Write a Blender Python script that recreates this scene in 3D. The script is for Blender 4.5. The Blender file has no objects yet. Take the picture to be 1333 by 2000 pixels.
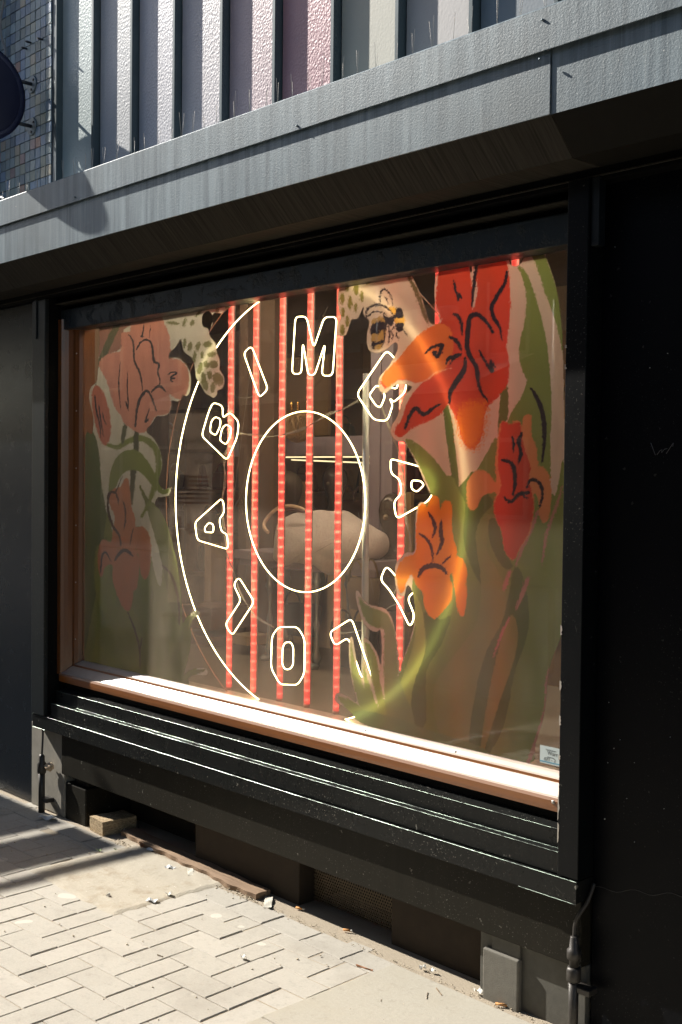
import bpy, bmesh, math, random
import numpy as np
from mathutils import Vector, Matrix
R_ = math.radians
random.seed(7); RNG = np.random.default_rng(7)
S = bpy.context.scene
C = S.collection

# ---------------------------------------------------------------- camera, sky, sun, exposure
CAM_R = ((0.68308537, -0.02753436, 0.72981932), (0.73026312, 0.01138992, -0.68307104), (0.01049534, 0.99955597, 0.02788761))
FPX, CX, CY, DIST, EYE = 2280.0, 666.5, 1000.0, 2.78, 1.6
cd = bpy.data.cameras.new('camera'); cam = bpy.data.objects.new('camera', cd); C.objects.link(cam)
m = Matrix(CAM_R).to_4x4(); m.translation = (0, -DIST, EYE); cam.matrix_world = m
cd.sensor_fit = 'HORIZONTAL'; cd.sensor_width = 36; cd.lens = 36 * FPX / 1333; cd.clip_start = 0.05; cd.clip_end = 400
S.camera = cam
SUN = Vector((4.3, 1.0, -3.1)).normalized()
sl = bpy.data.lights.new('sun', 'SUN'); sl.energy = 5.0; sl.angle = R_(0.5); sl.color = (1.0, 0.95, 0.87)
so = bpy.data.objects.new('sun', sl); C.objects.link(so); so.rotation_euler = SUN.to_track_quat('-Z', 'Y').to_euler()
W = bpy.data.worlds.new('World'); S.world = W; W.use_nodes = True
wn = W.node_tree.nodes; wl = W.node_tree.links; wn.clear()
sky = wn.new('ShaderNodeTexSky'); sky.sky_type = 'NISHITA'; sky.sun_disc = False
sky.sun_elevation = math.asin(-SUN.z); sky.sun_rotation = math.atan2(-SUN.x, -SUN.y)
bg = wn.new('ShaderNodeBackground'); bg.inputs[1].default_value = 0.06
wo = wn.new('ShaderNodeOutputWorld'); wl.new(sky.outputs[0], bg.inputs[0]); wl.new(bg.outputs[0], wo.inputs[0])
S.view_settings.view_transform = 'Standard'; S.view_settings.look = 'None'; S.view_settings.gamma = 1.0
S.view_settings.exposure = 0.95
S.render.engine = 'CYCLES'; S.cycles.use_denoising = True; S.cycles.max_bounces = 10; S.cycles.transparent_max_bounces = 16
S.cycles.sample_clamp_indirect = 6; S.cycles.caustics_reflective = False; S.cycles.caustics_refractive = False

# ---------------------------------------------------------------- survey: photograph measurements to facade planes
A_ = np.array(CAM_R)
def P(px, py, Y):
    d = A_ @ np.array([px - CX, CY - py, -FPX]); t = (Y + DIST) / d[1]; p = d * t
    return (float(p[0]), Y, float(p[2] + EYE))
def G(px, py, z=0.0):
    d = A_ @ np.array([px - CX, CY - py, -FPX]); t = (z - EYE) / d[2]; p = d * t
    return (float(p[0]), float(p[1] - DIST), z)
def proj(X, Y, Z):
    q = np.stack([X, Y + DIST + 0 * X, Z - EYE], -1) @ A_
    return CX + FPX * q[..., 0] / -q[..., 2], CY - FPX * q[..., 1] / -q[..., 2]

# ---------------------------------------------------------------- materials
class N:
    def __init__(s, name):
        s.m = bpy.data.materials.new(name); s.m.use_nodes = True; s.t = s.m.node_tree; s.t.nodes.clear()
        s.out = s.t.nodes.new('ShaderNodeOutputMaterial')
    def n(s, typ, **kw):
        nd = s.t.nodes.new('ShaderNode' + typ)
        for k, v in kw.items():
            if k.startswith('i_'):
                k = k[2:]; k = int(k) if k.isdigit() else k.replace('_', ' ')
                s.set(nd.inputs[k], v)
            else: setattr(nd, k, v)
        return nd
    def set(s, sock, v):
        if isinstance(v, bpy.types.NodeSocket): s.t.links.new(v, sock)
        elif isinstance(v, bpy.types.Node): s.t.links.new(v.outputs[0], sock)
        else:
            if hasattr(sock.default_value, '__len__') and isinstance(v, (tuple, list)) and len(sock.default_value) == 4 and len(v) == 3: v = (*v, 1)
            sock.default_value = v
    def math(s, op, a, b=0.0, c=0.0, clamp=False):
        nd = s.t.nodes.new('ShaderNodeMath'); nd.operation = op; nd.use_clamp = clamp
        s.set(nd.inputs[0], a); s.set(nd.inputs[1], b); s.set(nd.inputs[2], c); return nd.outputs[0]
    def obj(s): return s.n('TexCoord').outputs['Object']
    def mapping(s, scale, vec=None):
        return s.n('Mapping', i_Vector=vec or s.obj(), i_Scale=scale).outputs[0]
    def noise(s, scale, detail=4, rough=.6, vec=None, sc=None):
        v = s.mapping(sc, vec) if sc else (vec or s.obj())
        return s.n('TexNoise', i_Vector=v, i_Scale=scale, i_Detail=detail, i_Roughness=rough).outputs['Fac']
    def ramp(s, fac, stops):
        nd = s.n('ValToRGB', i_Fac=fac); e = nd.color_ramp.elements
        while len(e) < len(stops): e.new(0.5)
        for q, (p, c) in zip(e, stops):
            q.position = p; q.color = (*c, 1) if len(c) == 3 else c
        return nd.outputs[0]
    def step(s, fac, a, b):
        return s.n('MapRange', i_Value=fac, i_From_Min=a, i_From_Max=b).outputs[0]
    def mix(s, f, a, b):
        nd = s.n('Mix', data_type='RGBA'); s.set(nd.inputs[0], f); s.set(nd.inputs[6], a); s.set(nd.inputs[7], b); return nd.outputs[2]
    def bump(s, h, st=.3, dist=.002): return s.n('Bump', i_Height=h, i_Strength=st, i_Distance=dist).outputs[0]
    def fin(s, sh): s.t.links.new(sh if isinstance(sh, bpy.types.NodeSocket) else sh.outputs[0], s.out.inputs[0]); return s.m
    def prin(s, col, rough=.5, normal=None, **kw):
        nd = s.n('BsdfPrincipled'); s.set(nd.inputs['Base Color'], col); s.set(nd.inputs['Roughness'], rough)
        if normal is not None: s.set(nd.inputs['Normal'], normal)
        for k, v in kw.items(): s.set(nd.inputs[k.replace('_', ' ')], v)
        return nd

def simple(name, col, rough=.5, var=.25, scale=20, bump=.2, **kw):
    q = N(name); f = q.noise(scale, 5)
    c = q.mix(f, tuple(x * (1 - var) for x in col), tuple(min(1, x * (1 + var)) for x in col))
    return q.fin(q.prin(c, rough, q.bump(q.noise(scale * 6, 3), bump, .001), **kw))

def black_paint(name, col=(.008, .009, .010), rough=.3, dust=.5, lump=0.0, spec=.35):
    q = N(name)
    specks = q.step(q.noise(170, 2, .5), .655, .70); spots = q.step(q.noise(38, 3, .6), .70, .73)
    region = q.step(q.noise(3.5, 4), .40, .62)
    scr = q.step(q.n('TexVoronoi', feature='DISTANCE_TO_EDGE', i_Vector=q.mapping((1, 1, 5)), i_Scale=6.0).outputs[0], .006, .0)
    scr = q.math('MULTIPLY', scr, q.step(q.noise(14, 3), .62, .7))
    marks = q.math('MAXIMUM', q.math('MAXIMUM', q.math('MULTIPLY', specks, region), spots), q.math('MULTIPLY', scr, .6))
    drip = q.noise(9, 4, .6, sc=(5, 5, .35))
    base = q.mix(q.math('MULTIPLY', drip, .5 * dust), col, tuple(c * 2.4 + .003 for c in col))
    c = q.mix(q.math('MULTIPLY', marks, dust), base, (.20, .19, .165))
    h = q.math('ADD', q.noise(60, 4), q.math('MULTIPLY', q.step(q.noise(16, 6, .7), .52, .75), lump * 8))
    rg = q.math('ADD', rough - .04, q.math('MULTIPLY', q.noise(12, 5), .12))
    return q.fin(q.prin(c, rg, q.bump(h, .25 + lump * .4, .0012), Specular_IOR_Level=spec))

M = {}
M['black'] = black_paint('black gloss paint', (.010, .0125, .014))
M['black_soft'] = black_paint('black satin wall paint', (.006, .0085, .012), .24, .22, 0, .5)
M['black_wall'] = black_paint('black matt wall paint', (.0018, .0022, .0035), .42, .18, 0, .10)
M['black_lump'] = black_paint('blistered black paint', (.017, .024, .029), .34, .1, 1.0, .3)
M['black_post'] = black_paint('dull black post paint', (.004, .0045, .005), .35, .4, 0, .15)
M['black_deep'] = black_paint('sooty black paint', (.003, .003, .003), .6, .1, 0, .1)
M['board'] = black_paint('scuffed black board', (.008, .0085, .008), .26, 1.0, 0, .18)
M['granite'] = black_paint('dark granite', (.013, .0115, .008), .5, .8, 0, .12)

q = N('weathered grey fascia paint')
st = q.noise(7, 5, .65, sc=(5, 5, .25)); bl = q.noise(1.6, 4)
c = q.mix(q.step(st, .34, .66), (.070, .108, .134), (.225, .290, .325)); c = q.mix(q.step(bl, .45, .75), c, (.12, .145, .155)); c = q.mix(q.math('MULTIPLY', q.step(q.noise(30, 4, .7, sc=(6, 6, .12)), .55, .72), .5), c, (.33, .37, .38))
c = q.mix(q.step(q.noise(120, 2), .74, .78), c, (.7, .7, .66))
c = q.mix(q.step(q.noise(26, 5, .7), .70, .76), c, (.10, .095, .08))
M['fascia'] = q.fin(q.prin(c, .42, q.bump(q.noise(160, 4, .7), .55, .0016)))
q = N('streaked soffit metal')
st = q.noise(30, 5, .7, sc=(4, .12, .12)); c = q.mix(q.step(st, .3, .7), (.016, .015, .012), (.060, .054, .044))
M['soffit'] = q.fin(q.prin(c, .6, q.bump(st, .2, .001), Specular_IOR_Level=.1)); M['soffit_shaded'] = simple('shaded soffit metal', (.014, .013, .0105), .7, .2, 20, .1, Specular_IOR_Level=.1)  # right-hand copy coloured darker to stand for the lost bounce light
M['fin'] = simple('pale shade fin metal', (.10, .13, .14), .35, .2, 8, .1, Metallic=.2)
def glass_panel_mat(name, col, relief=1.0):
    q = N(name); v = q.n('TexVoronoi', feature='SMOOTH_F1', i_Vector=q.mapping((1, 1, .8)), i_Scale=130.0).outputs[0]
    h = q.math('ADD', v, q.math('MULTIPLY', q.noise(90, 4), .9))
    c = q.mix(q.noise(5, 4, .6, sc=(1, 1, .5)), tuple(x * .82 for x in col), tuple(min(1, x * 1.15) for x in col))
    return q.fin(q.prin(c, .36 if relief > .5 else .6, q.bump(h, .5 * relief + .04, .0026), Specular_IOR_Level=.45))
q = N('brown varnished wood')
g = q.noise(7, 8, .7, sc=(.35, 9, 9)); g2 = q.noise(3, 3)
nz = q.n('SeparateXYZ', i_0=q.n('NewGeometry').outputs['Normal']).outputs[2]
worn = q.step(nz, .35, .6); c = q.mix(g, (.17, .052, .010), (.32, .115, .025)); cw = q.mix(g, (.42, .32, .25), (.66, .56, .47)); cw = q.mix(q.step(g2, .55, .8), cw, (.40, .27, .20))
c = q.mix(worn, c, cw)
M['wood'] = q.fin(q.prin(c, .38, q.bump(g, .3, .001), Coat_Weight=.8, Coat_Roughness=.30))
q = N('brown varnished wood upright')
g = q.noise(7, 8, .7, sc=(9, 9, .35)); c = q.mix(g, (.085, .028, .008), (.20, .075, .024))
M['woodv'] = q.fin(q.prin(c, .25, q.bump(g, .25, .001), Coat_Weight=.5, Coat_Roughness=.2))
M['screw'] = simple('dull screw metal', (.4, .38, .35), .4, Metallic=.8)
q = N('worn aluminium edge'); e_ = q.step(q.noise(11, 6, .75), .42, .54)
M['edge'] = q.fin(q.prin(q.mix(e_, (.03, .035, .032), (.24, .30, .25)), q.math('ADD', .3, q.math('MULTIPLY', q.noise(7, 3), .25)), Metallic=.8))
M['concrete'] = simple('grey rendered pier', (.25, .23, .19), .8, .35, 14, .5)
M['stone'] = simple('grey stone block', (.095, .09, .075), .75, .35, 22, .5)
M['dirt'] = simple('dirty niche wall', (.030, .020, .011), .9, .5, 12, .6)
M['pipe'] = simple('black iron pipe', (.05, .045, .04), .45, .5, 60, .5, Metallic=.4)
M['navy'] = simple('navy sign enamel', (.010, .010, .035), .3, .2, 6, .1)
M['navyrim'] = simple('navy sign rim', (.02, .022, .06), .25, .2, 6, .1, Metallic=.3)
M['steel'] = simple('grey bracket steel', (.2, .24, .26), .5, .25, 30, .3, Metallic=.4)
M['arm'] = simple('dark bracket arm', (.02, .022, .03), .4, .2, 30, .2)
M['wire'] = simple('spike wire', (.60, .55, .48), .5, .2, 30, .1)

# pavers
q = N('concrete pavers'); at = q.n('Attribute', attribute_name='tone').outputs['Fac']
n1 = q.noise(140, 4, .75); n2 = q.noise(4, 5)
c = q.mix(at, (.365, .335, .28), (.43, .395, .335)); c = q.mix(q.math('MULTIPLY', q.step(n1, .35, .7), .6), c, (.50, .475, .42)); c = q.mix(q.math('MULTIPLY', q.step(q.noise(30, 6, .8), .52, .7), .6), c, (.27, .25, .21))
c = q.mix(q.math('MULTIPLY', q.step(n2, .5, .8), .5), c, (.25, .22, .18))
gum = q.step(q.noise(7, 1, .3), .765, .775); c = q.mix(q.math('MULTIPLY', gum, .6), c, (.62, .58, .5))
c = q.mix(q.step(q.noise(75, 2), .74, .78), c, (.12, .10, .08))
M['paver'] = q.fin(q.prin(c, .85, q.bump(n1, .55, .0015)))
q = N('sandy joint bed'); n1 = q.noise(220, 3, .8)
c = q.mix(n1, (.26, .21, .15), (.50, .43, .33)); M['sand'] = q.fin(q.prin(c, .95, q.bump(n1, .9, .003)))
q = N('smooth paving slab'); n1 = q.noise(90, 6, .75); n2 = q.noise(2.5, 5)
c = q.mix(n1, (.34, .31, .255), (.46, .43, .355)); c = q.mix(q.step(n2, .45, .7), c, (.38, .34, .265)); c = q.mix(q.math('MULTIPLY', q.step(q.noise(18, 5, .8), .56, .7), .5), c, (.27, .24, .19))
c = q.mix(q.step(q.noise(60, 2), .76, .79), c, (.13, .11, .09))
M['slab'] = q.fin(q.prin(c, .85, q.bump(q.math('ADD', n1, n2), .5, .003)))
q = N('sandy screed patch'); n1 = q.noise(90, 6, .8); n2 = q.noise(9, 6, .7)
c = q.mix(n1, (.36, .32, .25), (.52, .47, .38)); c = q.mix(q.step(n2, .5, .7), c, (.34, .28, .20)); c = q.mix(q.step(q.noise(60, 2), .72, .76), c, (.65, .62, .55))
M['patch'] = q.fin(q.prin(c, .9, q.bump(q.math('ADD', n1, q.math('MULTIPLY', n2, 2)), .7, .004)))
M['asphalt'] = simple('asphalt', (.045, .045, .047), .95, .3, 120, .8, Specular_IOR_Level=.05)
M['kerb'] = simple('kerb stone', (.2, .19, .18), .9, .25, 30, .5)

# window glass with dust and painted haze, thinner to the right; decal film
q = N('dusty hazy window glass')
fr = q.math('ADD', .034, q.math('MULTIPLY', .96, q.math('POWER', q.n('LayerWeight', i_Blend=.5).outputs['Facing'], 4.8)))
gl = q.n('BsdfGlossy', i_Color=(1, 1, 1), i_Roughness=.0)
tr = q.n('BsdfTransparent', i_Color=(.90, .92, .90))
mx = q.n('MixShader', i_0=fr); q.set(mx.inputs[1], tr); q.set(mx.inputs[2], gl)
sm = q.noise(5, 5, .6, sc=(1, 1, .35)); fine = q.noise(300, 2)
dust = q.math('MULTIPLY', q.step(sm, .2, .9), .25); rx = q.step(q.n('SeparateXYZ', i_0=q.obj()).outputs[0], -.1, .75); dust = q.math('MULTIPLY', dust, q.math('SUBTRACT', 1, q.math('MULTIPLY', rx, .6))); dust = q.math('ADD', dust, q.math('MULTIPLY', q.step(fine, .66, .8), .10))
df = q.n('BsdfDiffuse', i_Color=(.82, .64, .50))
m2 = q.n('MixShader', i_0=dust); q.set(m2.inputs[1], mx); q.set(m2.inputs[2], df)
M['glass'] = q.fin(m2)
q = N('frosted printed vinyl'); ca = q.n('Attribute', attribute_name='ink').outputs['Color']; al = q.n('Attribute', attribute_name='cut').outputs['Fac']
grain = q.noise(500, 2, .6); col = q.mix(.10, ca, q.mix(grain, (0, 0, 0), (1, 1, 1)))
col2 = q.mix(1.0, ca, ca)
d = q.n('BsdfDiffuse', i_Color=ca); t = q.n('BsdfTranslucent', i_Color=ca)
mx = q.n('MixShader', i_0=.66); q.set(mx.inputs[1], d); q.set(mx.inputs[2], t)
tp = q.n('BsdfTransparent'); m2 = q.n('MixShader', i_0=al); q.set(m2.inputs[1], tp); q.set(m2.inputs[2], mx)
M['vinyl'] = q.fin(m2)

def emis(name, col, st):
    q = N(name); return q.fin(q.n('Emission', i_Color=col, i_Strength=st))
q = N('white neon flex'); f = q.n('LayerWeight', i_Blend=.35).outputs['Facing']
M['neon'] = q.fin(q.n('Emission', i_Color=q.mix(f, (1, .86, .46), (1, .66, .18)), i_Strength=q.math('SUBTRACT', 13.0, q.math('MULTIPLY', f, 11.6))))
q = N('led tube diffuser')
sep = q.n('SeparateXYZ', i_0=q.obj()); fz = q.math('FRACT', q.math('DIVIDE', sep.outputs[2], .036)); dz = q.math('ABSOLUTE', q.math('SUBTRACT', fz, .5))
dot = q.math('POWER', q.math('SUBTRACT', 1, q.math('MULTIPLY', dz, 2), clamp=True), 5.0)
facing = q.math('SUBTRACT', 1, q.n('LayerWeight', i_Blend=.5).outputs['Facing']); dot = q.math('MULTIPLY', dot, q.math('POWER', facing, 2.0))
em = q.n('Emission', i_Color=q.mix(dot, (1, .055, .04), (1, .05, .02)), i_Strength=q.math('ADD', .55, q.math('MULTIPLY', dot, 10.0)))
pb = q.prin((.40, .22, .21), .35); ad = q.n('AddShader'); q.set(ad.inputs[0], em); q.set(ad.inputs[1], pb)
M['led'] = q.fin(ad)
M['tube_off'] = simple('unlit grey tube', (.34, .36, .42), .3, .15, 20, .1)
M['clear'] = simple('pinkish tubing', (.45, .22, .16), .3, .15, 20, .1)
M['cable'] = simple('clear grey cable', (.30, .29, .28), .3, .2, 20, .1)

# ---------------------------------------------------------------- mesh helpers
class MB:
    def __init__(s): s.bm = bmesh.new()
    def box(s, x0, x1, y0, y1, z0, z1, bev=0.0, seg=2):
        b = bmesh.new(); bmesh.ops.create_cube(b, size=1)
        for v in b.verts: v.co = ((x0 + x1) / 2 + v.co.x * (x1 - x0), (y0 + y1) / 2 + v.co.y * (y1 - y0), (z0 + z1) / 2 + v.co.z * (z1 - z0))
        if bev: bmesh.ops.bevel(b, geom=b.edges[:], offset=bev, segments=seg, affect='EDGES', profile=.5)
        s.merge(b); return s
    def merge(s, b, mat=None):
        if mat is not None: bmesh.ops.transform(b, matrix=mat, verts=b.verts)
        mp = {v: s.bm.verts.new(v.co) for v in b.verts}
        for f in b.faces:
            try: s.bm.faces.new([mp[v] for v in f.verts]).smooth = f.smooth
            except ValueError: pass
        b.free()
    def prism_x(s, prof, x0, x1, nx=1):
        """closed YZ profile swept along X"""
        rings = []
        for k in range(nx + 1):
            x = x0 + (x1 - x0) * k / nx; rings.append([s.bm.verts.new((x, y, z)) for y, z in prof])
        n = len(prof)
        for a, b in zip(rings, rings[1:]):
            for i in range(n): s.bm.faces.new((a[i], a[(i + 1) % n], b[(i + 1) % n], b[i]))
        s.bm.faces.new(rings[0][::-1]); s.bm.faces.new(rings[-1]); return s
    def poly(s, pts, depth):
        """closed polygon of 3D points thickened by vector depth"""
        a = [s.bm.verts.new(p) for p in pts]; d = Vector(depth); b = [s.bm.verts.new(Vector(p) + d) for p in pts]; n = len(pts)
        s.bm.faces.new(a); s.bm.faces.new(b[::-1])
        for i in range(n): s.bm.faces.new((a[i], b[i], b[(i + 1) % n], a[(i + 1) % n]))
        return s
    def tube(s, pts, r, seg=8, closed=False, caps=True):
        pts = [Vector(p) for p in pts]; n = len(pts); rr = r if hasattr(r, '__len__') else [r] * n; rings = []; up = None
        for i, p in enumerate(pts):
            t = (pts[(i + 1) % n] - pts[i - 1]) if closed else (pts[min(i + 1, n - 1)] - pts[max(i - 1, 0)])
            t.normalize()
            if up is None: up = Vector((0, 1, 0)) if abs(t.y) < .9 else Vector((1, 0, 0))
            u = (up - t * up.dot(t)).normalized(); w = t.cross(u); up = u
            rings.append([s.bm.verts.new(p + (u * math.cos(a) + w * math.sin(a)) * rr[i]) for a in [2 * math.pi * k / seg for k in range(seg)]])
        for i in range(n if closed else n - 1):
            a, b = rings[i], rings[(i + 1) % n]
            for k in range(seg): s.bm.faces.new((a[k], a[(k + 1) % seg], b[(k + 1) % seg], b[k])).smooth = True
        if caps and not closed: s.bm.faces.new(rings[0][::-1]); s.bm.faces.new(rings[-1])
        return s
    def lathe(s, prof, c, seg=24, axis='z'):
        rings = []
        for r, h in prof:
            ring = []
            for k in range(seg):
                a = 2 * math.pi * k / seg; x, y = r * math.cos(a), r * math.sin(a)
                v = {'z': (x, y, h), 'x': (h, x, y), 'y': (x, h, y)}[axis]
                ring.append(s.bm.verts.new((c[0] + v[0], c[1] + v[1], c[2] + v[2])))
            rings.append(ring)
        for a, b in zip(rings, rings[1:]):
            for k in range(seg):
                f = s.bm.faces.new((a[k], a[(k + 1) % seg], b[(k + 1) % seg], b[k])); f.smooth = True
        s.bm.faces.new(rings[0][::-1]); s.bm.faces.new(rings[-1]); return s
    def blob(s, c, r, sub=3, amp=0.0, seed=0):
        b = bmesh.new(); bmesh.ops.create_icosphere(b, subdivisions=sub, radius=1); rnd = random.Random(seed)
        ph = [rnd.uniform(0, 6) for _ in range(6)]
        for v in b.verts:
            n = v.co.copy(); k = 1 + amp * (math.sin(3 * n.x + ph[0]) * math.sin(4 * n.y + ph[1]) + .5 * math.sin(7 * n.z + ph[2] + 3 * n.x))
            v.co = Vector((c[0] + n.x * r[0] * k, c[1] + n.y * r[1] * k, c[2] + n.z * r[2] * k))
        for f in b.faces: f.smooth = True
        s.merge(b); return s
    def build(s, name, mat, parent=None, recalc=True):
        if recalc: bmesh.ops.recalc_face_normals(s.bm, faces=s.bm.faces[:])
        me = bpy.data.meshes.new(name); s.bm.to_mesh(me); s.bm.free()
        o = bpy.data.objects.new(name, me); C.objects.link(o)
        me.materials.append(M[mat] if isinstance(mat, str) else mat)
        if parent:
            o.parent = parent
            root = parent
            off = parent.matrix_basis.translation.copy()
            while root.parent: root = root.parent; off += root.matrix_basis.translation
            me.transform(Matrix.Translation(-off))
        return o

def tag(o, label=None, cat=None, group=None, kind=None):
    if label: o['label'] = label
    if cat: o['category'] = cat
    if group: o['group'] = group
    if kind: o['kind'] = kind
    return o
def thing(name, loc, label, cat, group=None):
    o = bpy.data.objects.new(name, None); C.objects.link(o); o.location = loc; o.empty_display_size = .05
    return tag(o, label, cat, group)

def smooth_poly(pts, k=4, closed=True):
    pts = [np.array(p, float) for p in pts]; n = len(pts); out = []
    for i in range(n if closed else n - 1):
        p0, p1, p2, p3 = (pts[(i - 1) % n], pts[i], pts[(i + 1) % n], pts[(i + 2) % n]) if closed else (pts[max(i - 1, 0)], pts[i], pts[i + 1], pts[min(i + 2, n - 1)])
        for j in range(k):
            t = j / k; out.append(.5 * (2 * p1 + (p2 - p0) * t + (2 * p0 - 5 * p1 + 4 * p2 - p3) * t * t + (3 * p1 - p0 - 3 * p2 + p3) * t ** 3))
    if not closed: out.append(pts[-1])
    return out
def rounded(pts, r, k=4):
    """round corners of closed 2D polygon"""
    out = []; n = len(pts); pts = [np.array(p, float) for p in pts]
    for i in range(n):
        p, a, b = pts[i], pts[i - 1], pts[(i + 1) % n]; la, lb = np.linalg.norm(a - p), np.linalg.norm(b - p)
        d = min(r, la * .45, lb * .45); s, e = p + (a - p) / la * d, p + (b - p) / lb * d
        for j in range(k + 1):
            t = j / k; out.append((1 - t) ** 2 * s + 2 * t * (1 - t) * p + t * t * e)
    return out

# ================================================================ GROUND
g = MB().box(-60, 40, -60, 30, -.6, -.03).build('ground', 'asphalt'); tag(g, kind='structure')
def pavement():
    mb = MB(); tones = []
    u = .1092; gap = .0014; ang = R_(2.5); ca, sa = math.cos(ang), math.sin(ang); org = Vector((-3.395, -1.0))
    def inside(x, y):
        if y < -2.9 or x < -8 or x > -2.50: return 0
        if y > -.075: return 0
        if -4.19 < x < -3.73 and y > -.41: return 0
        return 1
    def brick(cx, cy, lx, ly, rot=True):
        hx, hy = lx / 2 - gap, ly / 2 - gap; z = random.uniform(-.0012, .0012) + (0 if rot else .0012) - (.0020 if rot and (cy > -.24 or (cx > -2.74)) else 0); tx, ty = random.uniform(-.005, .005), random.uniform(-.005, .005)
        jr = random.uniform(-.009, .009); r2 = (ang if rot else 0) + jr; c2, s2 = math.cos(r2), math.sin(r2); bv = .0035
        def pt(x, y, zz): return (cx + x * c2 - y * s2, cy + x * s2 + y * c2, zz + tx * x + ty * y)
        lo = [mb.bm.verts.new(pt(sx * hx, sy * hy, -.02)) for sx, sy in ((-1, -1), (1, -1), (1, 1), (-1, 1))]
        md = [mb.bm.verts.new(pt(sx * hx, sy * hy, z - .0025)) for sx, sy in ((-1, -1), (1, -1), (1, 1), (-1, 1))]
        hi = [mb.bm.verts.new(pt(sx * (hx - bv), sy * (hy - bv), z)) for sx, sy in ((-1, -1), (1, -1), (1, 1), (-1, 1))]
        mb.bm.faces.new(hi)
        for a, b in ((lo, md), (md, hi)):
            for i in range(4): mb.bm.faces.new((a[i], a[(i + 1) % 4], b[(i + 1) % 4], b[i]))
        tones.extend([random.random()] * 12)
    # 90 degree herringbone
    for i in range(-60, 60):
        for j in range(-60, 60):
            k = (i + j + 2) % 4
            if k == 0: cx, cy, lx, ly = i + 1, j + .5, 2, 1       # lies along X, cells (i,j),(i+1,j)
            elif k == 2: cx, cy, lx, ly = i + .5, j + 1, 1, 2     # stands along Y
            else: continue
            x = org.x + (cx * ca - cy * sa) * u; y = org.y + (cx * sa + cy * ca) * u
            if inside(x, y): brick(x, y, lx * u, ly * u)
    x = -8.0
    while x < -2.75:
        if not -4.25 < x < -3.66: brick(x + .104, -.085, .205, .112, False)
        x += .208
    bmv = mb.bm; me = bpy.data.meshes.new('pavement'); bmv.to_mesh(me); bmv.free()
    at = me.attributes.new('tone', 'FLOAT', 'POINT'); at.data.foreach_set('value', np.array(tones, np.float32))
    o = bpy.data.objects.new('pavement', me); C.objects.link(o); me.materials.append(M['paver']); tag(o, kind='structure')
pavement()
tag(MB().box(-40, 20, -3.6, 1.2, -.029, -.0036).build('pavement_bed', 'sand'), kind='structure')
# smooth slabs on the right and the worn concrete patch
mb = MB()
for x0, x1, y0, y1 in ((-2.655, -1.75, -.60, -.035), (-2.65, -1.75, -1.2, -.605), (-1.745, -.8, -.9, -.035), (-2.65, -1.75, -2.9, -1.205), (-1.745, -.8, -2.9, -.905), (-.795, 6, -2.9, -.035)):
    mb.box(x0 + .002, x1 - .002, y0 + .002, y1 - .002, -.03, .0036 + random.uniform(-.0008, .0008), .003)
tag(mb.build('paving_slabs', 'slab'), kind='structure')
def patch():
    b = bmesh.new(); bmesh.ops.create_grid(b, x_segments=50, y_segments=40, size=.5)
    for v in b.verts:
        x, y = v.co.x, v.co.y; n = .0032 + math.sin(x * 23 + 3 * math.sin(y * 17)) * .0004 + math.sin(y * 41 + x * 13) * .0003
        ed = max(abs(x), abs(y)) * 2; v.co = (-3.96 + x * .66 + .003 * math.sin(y * 37), -.235 + y * .53 + .003 * math.sin(x * 29), .0008 + n - max(0, ed - .93) * .09)
    mb = MB(); mb.merge(b); o = mb.build('concrete_patch', 'patch'); tag(o, kind='structure')
patch()
k = MB().box(-40, 20, -3.75, -3.6, -.2, -.004, .01).build('kerb', 'kerb'); tag(k, kind='structure')

# ================================================================ PLINTH BELOW THE WINDOW
pl = thing('plinth_wall', (-3.4, 0, 0), 'dark granite plinth with niches at pavement level under the window', 'wall')
MB().box(-4.86, -1.935, -.012, .10, .205, .405, .004).build('overhanging_slab', 'granite', pl)
MB().box(-5.16, -4.845, -.004, .30, 0, .405, .003).build('rendered_pier', 'concrete', pl)
MB().box(-4.843, -4.66, .0, .27, -.03, .168, .006).build('stone_block', M['granite'], pl)
MB().box(-4.80, -4.685, .025, .26, .168, .205, .003).build('packing_piece', M['granite'], pl)
MB().box(-4.66, -3.93, .24, .40, -.03, .21).build('niche_back', 'dirt', pl)
MB().box(-3.93, -3.27, .085, .40, -.03, .206, .004).build('pier_block', 'dirt', pl)
MB().box(-2.785, -2.33, .085, .40, -.03, .206, .004).build('pier_block', 'dirt', pl)
MB().box(-3.27, -2.785, .30, .40, -.03, .21).build('vent_back', 'black_deep', pl)
# perforated grille made of real holes
def grille():
    mb = MB(); x0, x1, z0, z1, Y = -3.265, -2.79, .005, .205, .155; p = .0125
    nx = int((x1 - x0) / p); nz = int((z1 - z0) / (p * .87)); K = 6
    for j in range(nz):
        for i in range(nx):
            cx = x0 + (i + .5 + (.5 if j % 2 else 0)) * p; cz = z0 + (j + .5) * p * .87
            if cx > x1 - p / 2: continue
            hexo = [(cx + p * .577 * math.cos(math.pi / 6 + math.pi / 3 * k), cz + p * .577 * math.sin(math.pi / 6 + math.pi / 3 * k)) for k in range(6)]
            hin = [(cx + .0040 * math.cos(math.pi / 6 + math.pi / 3 * k), cz + .0040 * math.sin(math.pi / 6 + math.pi / 3 * k)) for k in range(6)]
            a = [mb.bm.verts.new((x, Y, z)) for x, z in hexo]; b = [mb.bm.verts.new((x, Y, z)) for x, z in hin]
            for k in range(6): mb.bm.faces.new((a[k], a[(k + 1) % 6], b[(k + 1) % 6], b[k]))
    bmesh.ops.remove_doubles(mb.bm, verts=mb.bm.verts[:], dist=.0006)
    return mb.build('vent_grille', simple('rusty perforated plate', (.10, .075, .045), .6, .4, 30, .4, Metallic=.3), pl, recalc=False)
grille()
MB().box(-2.33, -1.935, .018, .30, -.03, .204, .003).build('base_panel', 'stone', pl)
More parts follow.
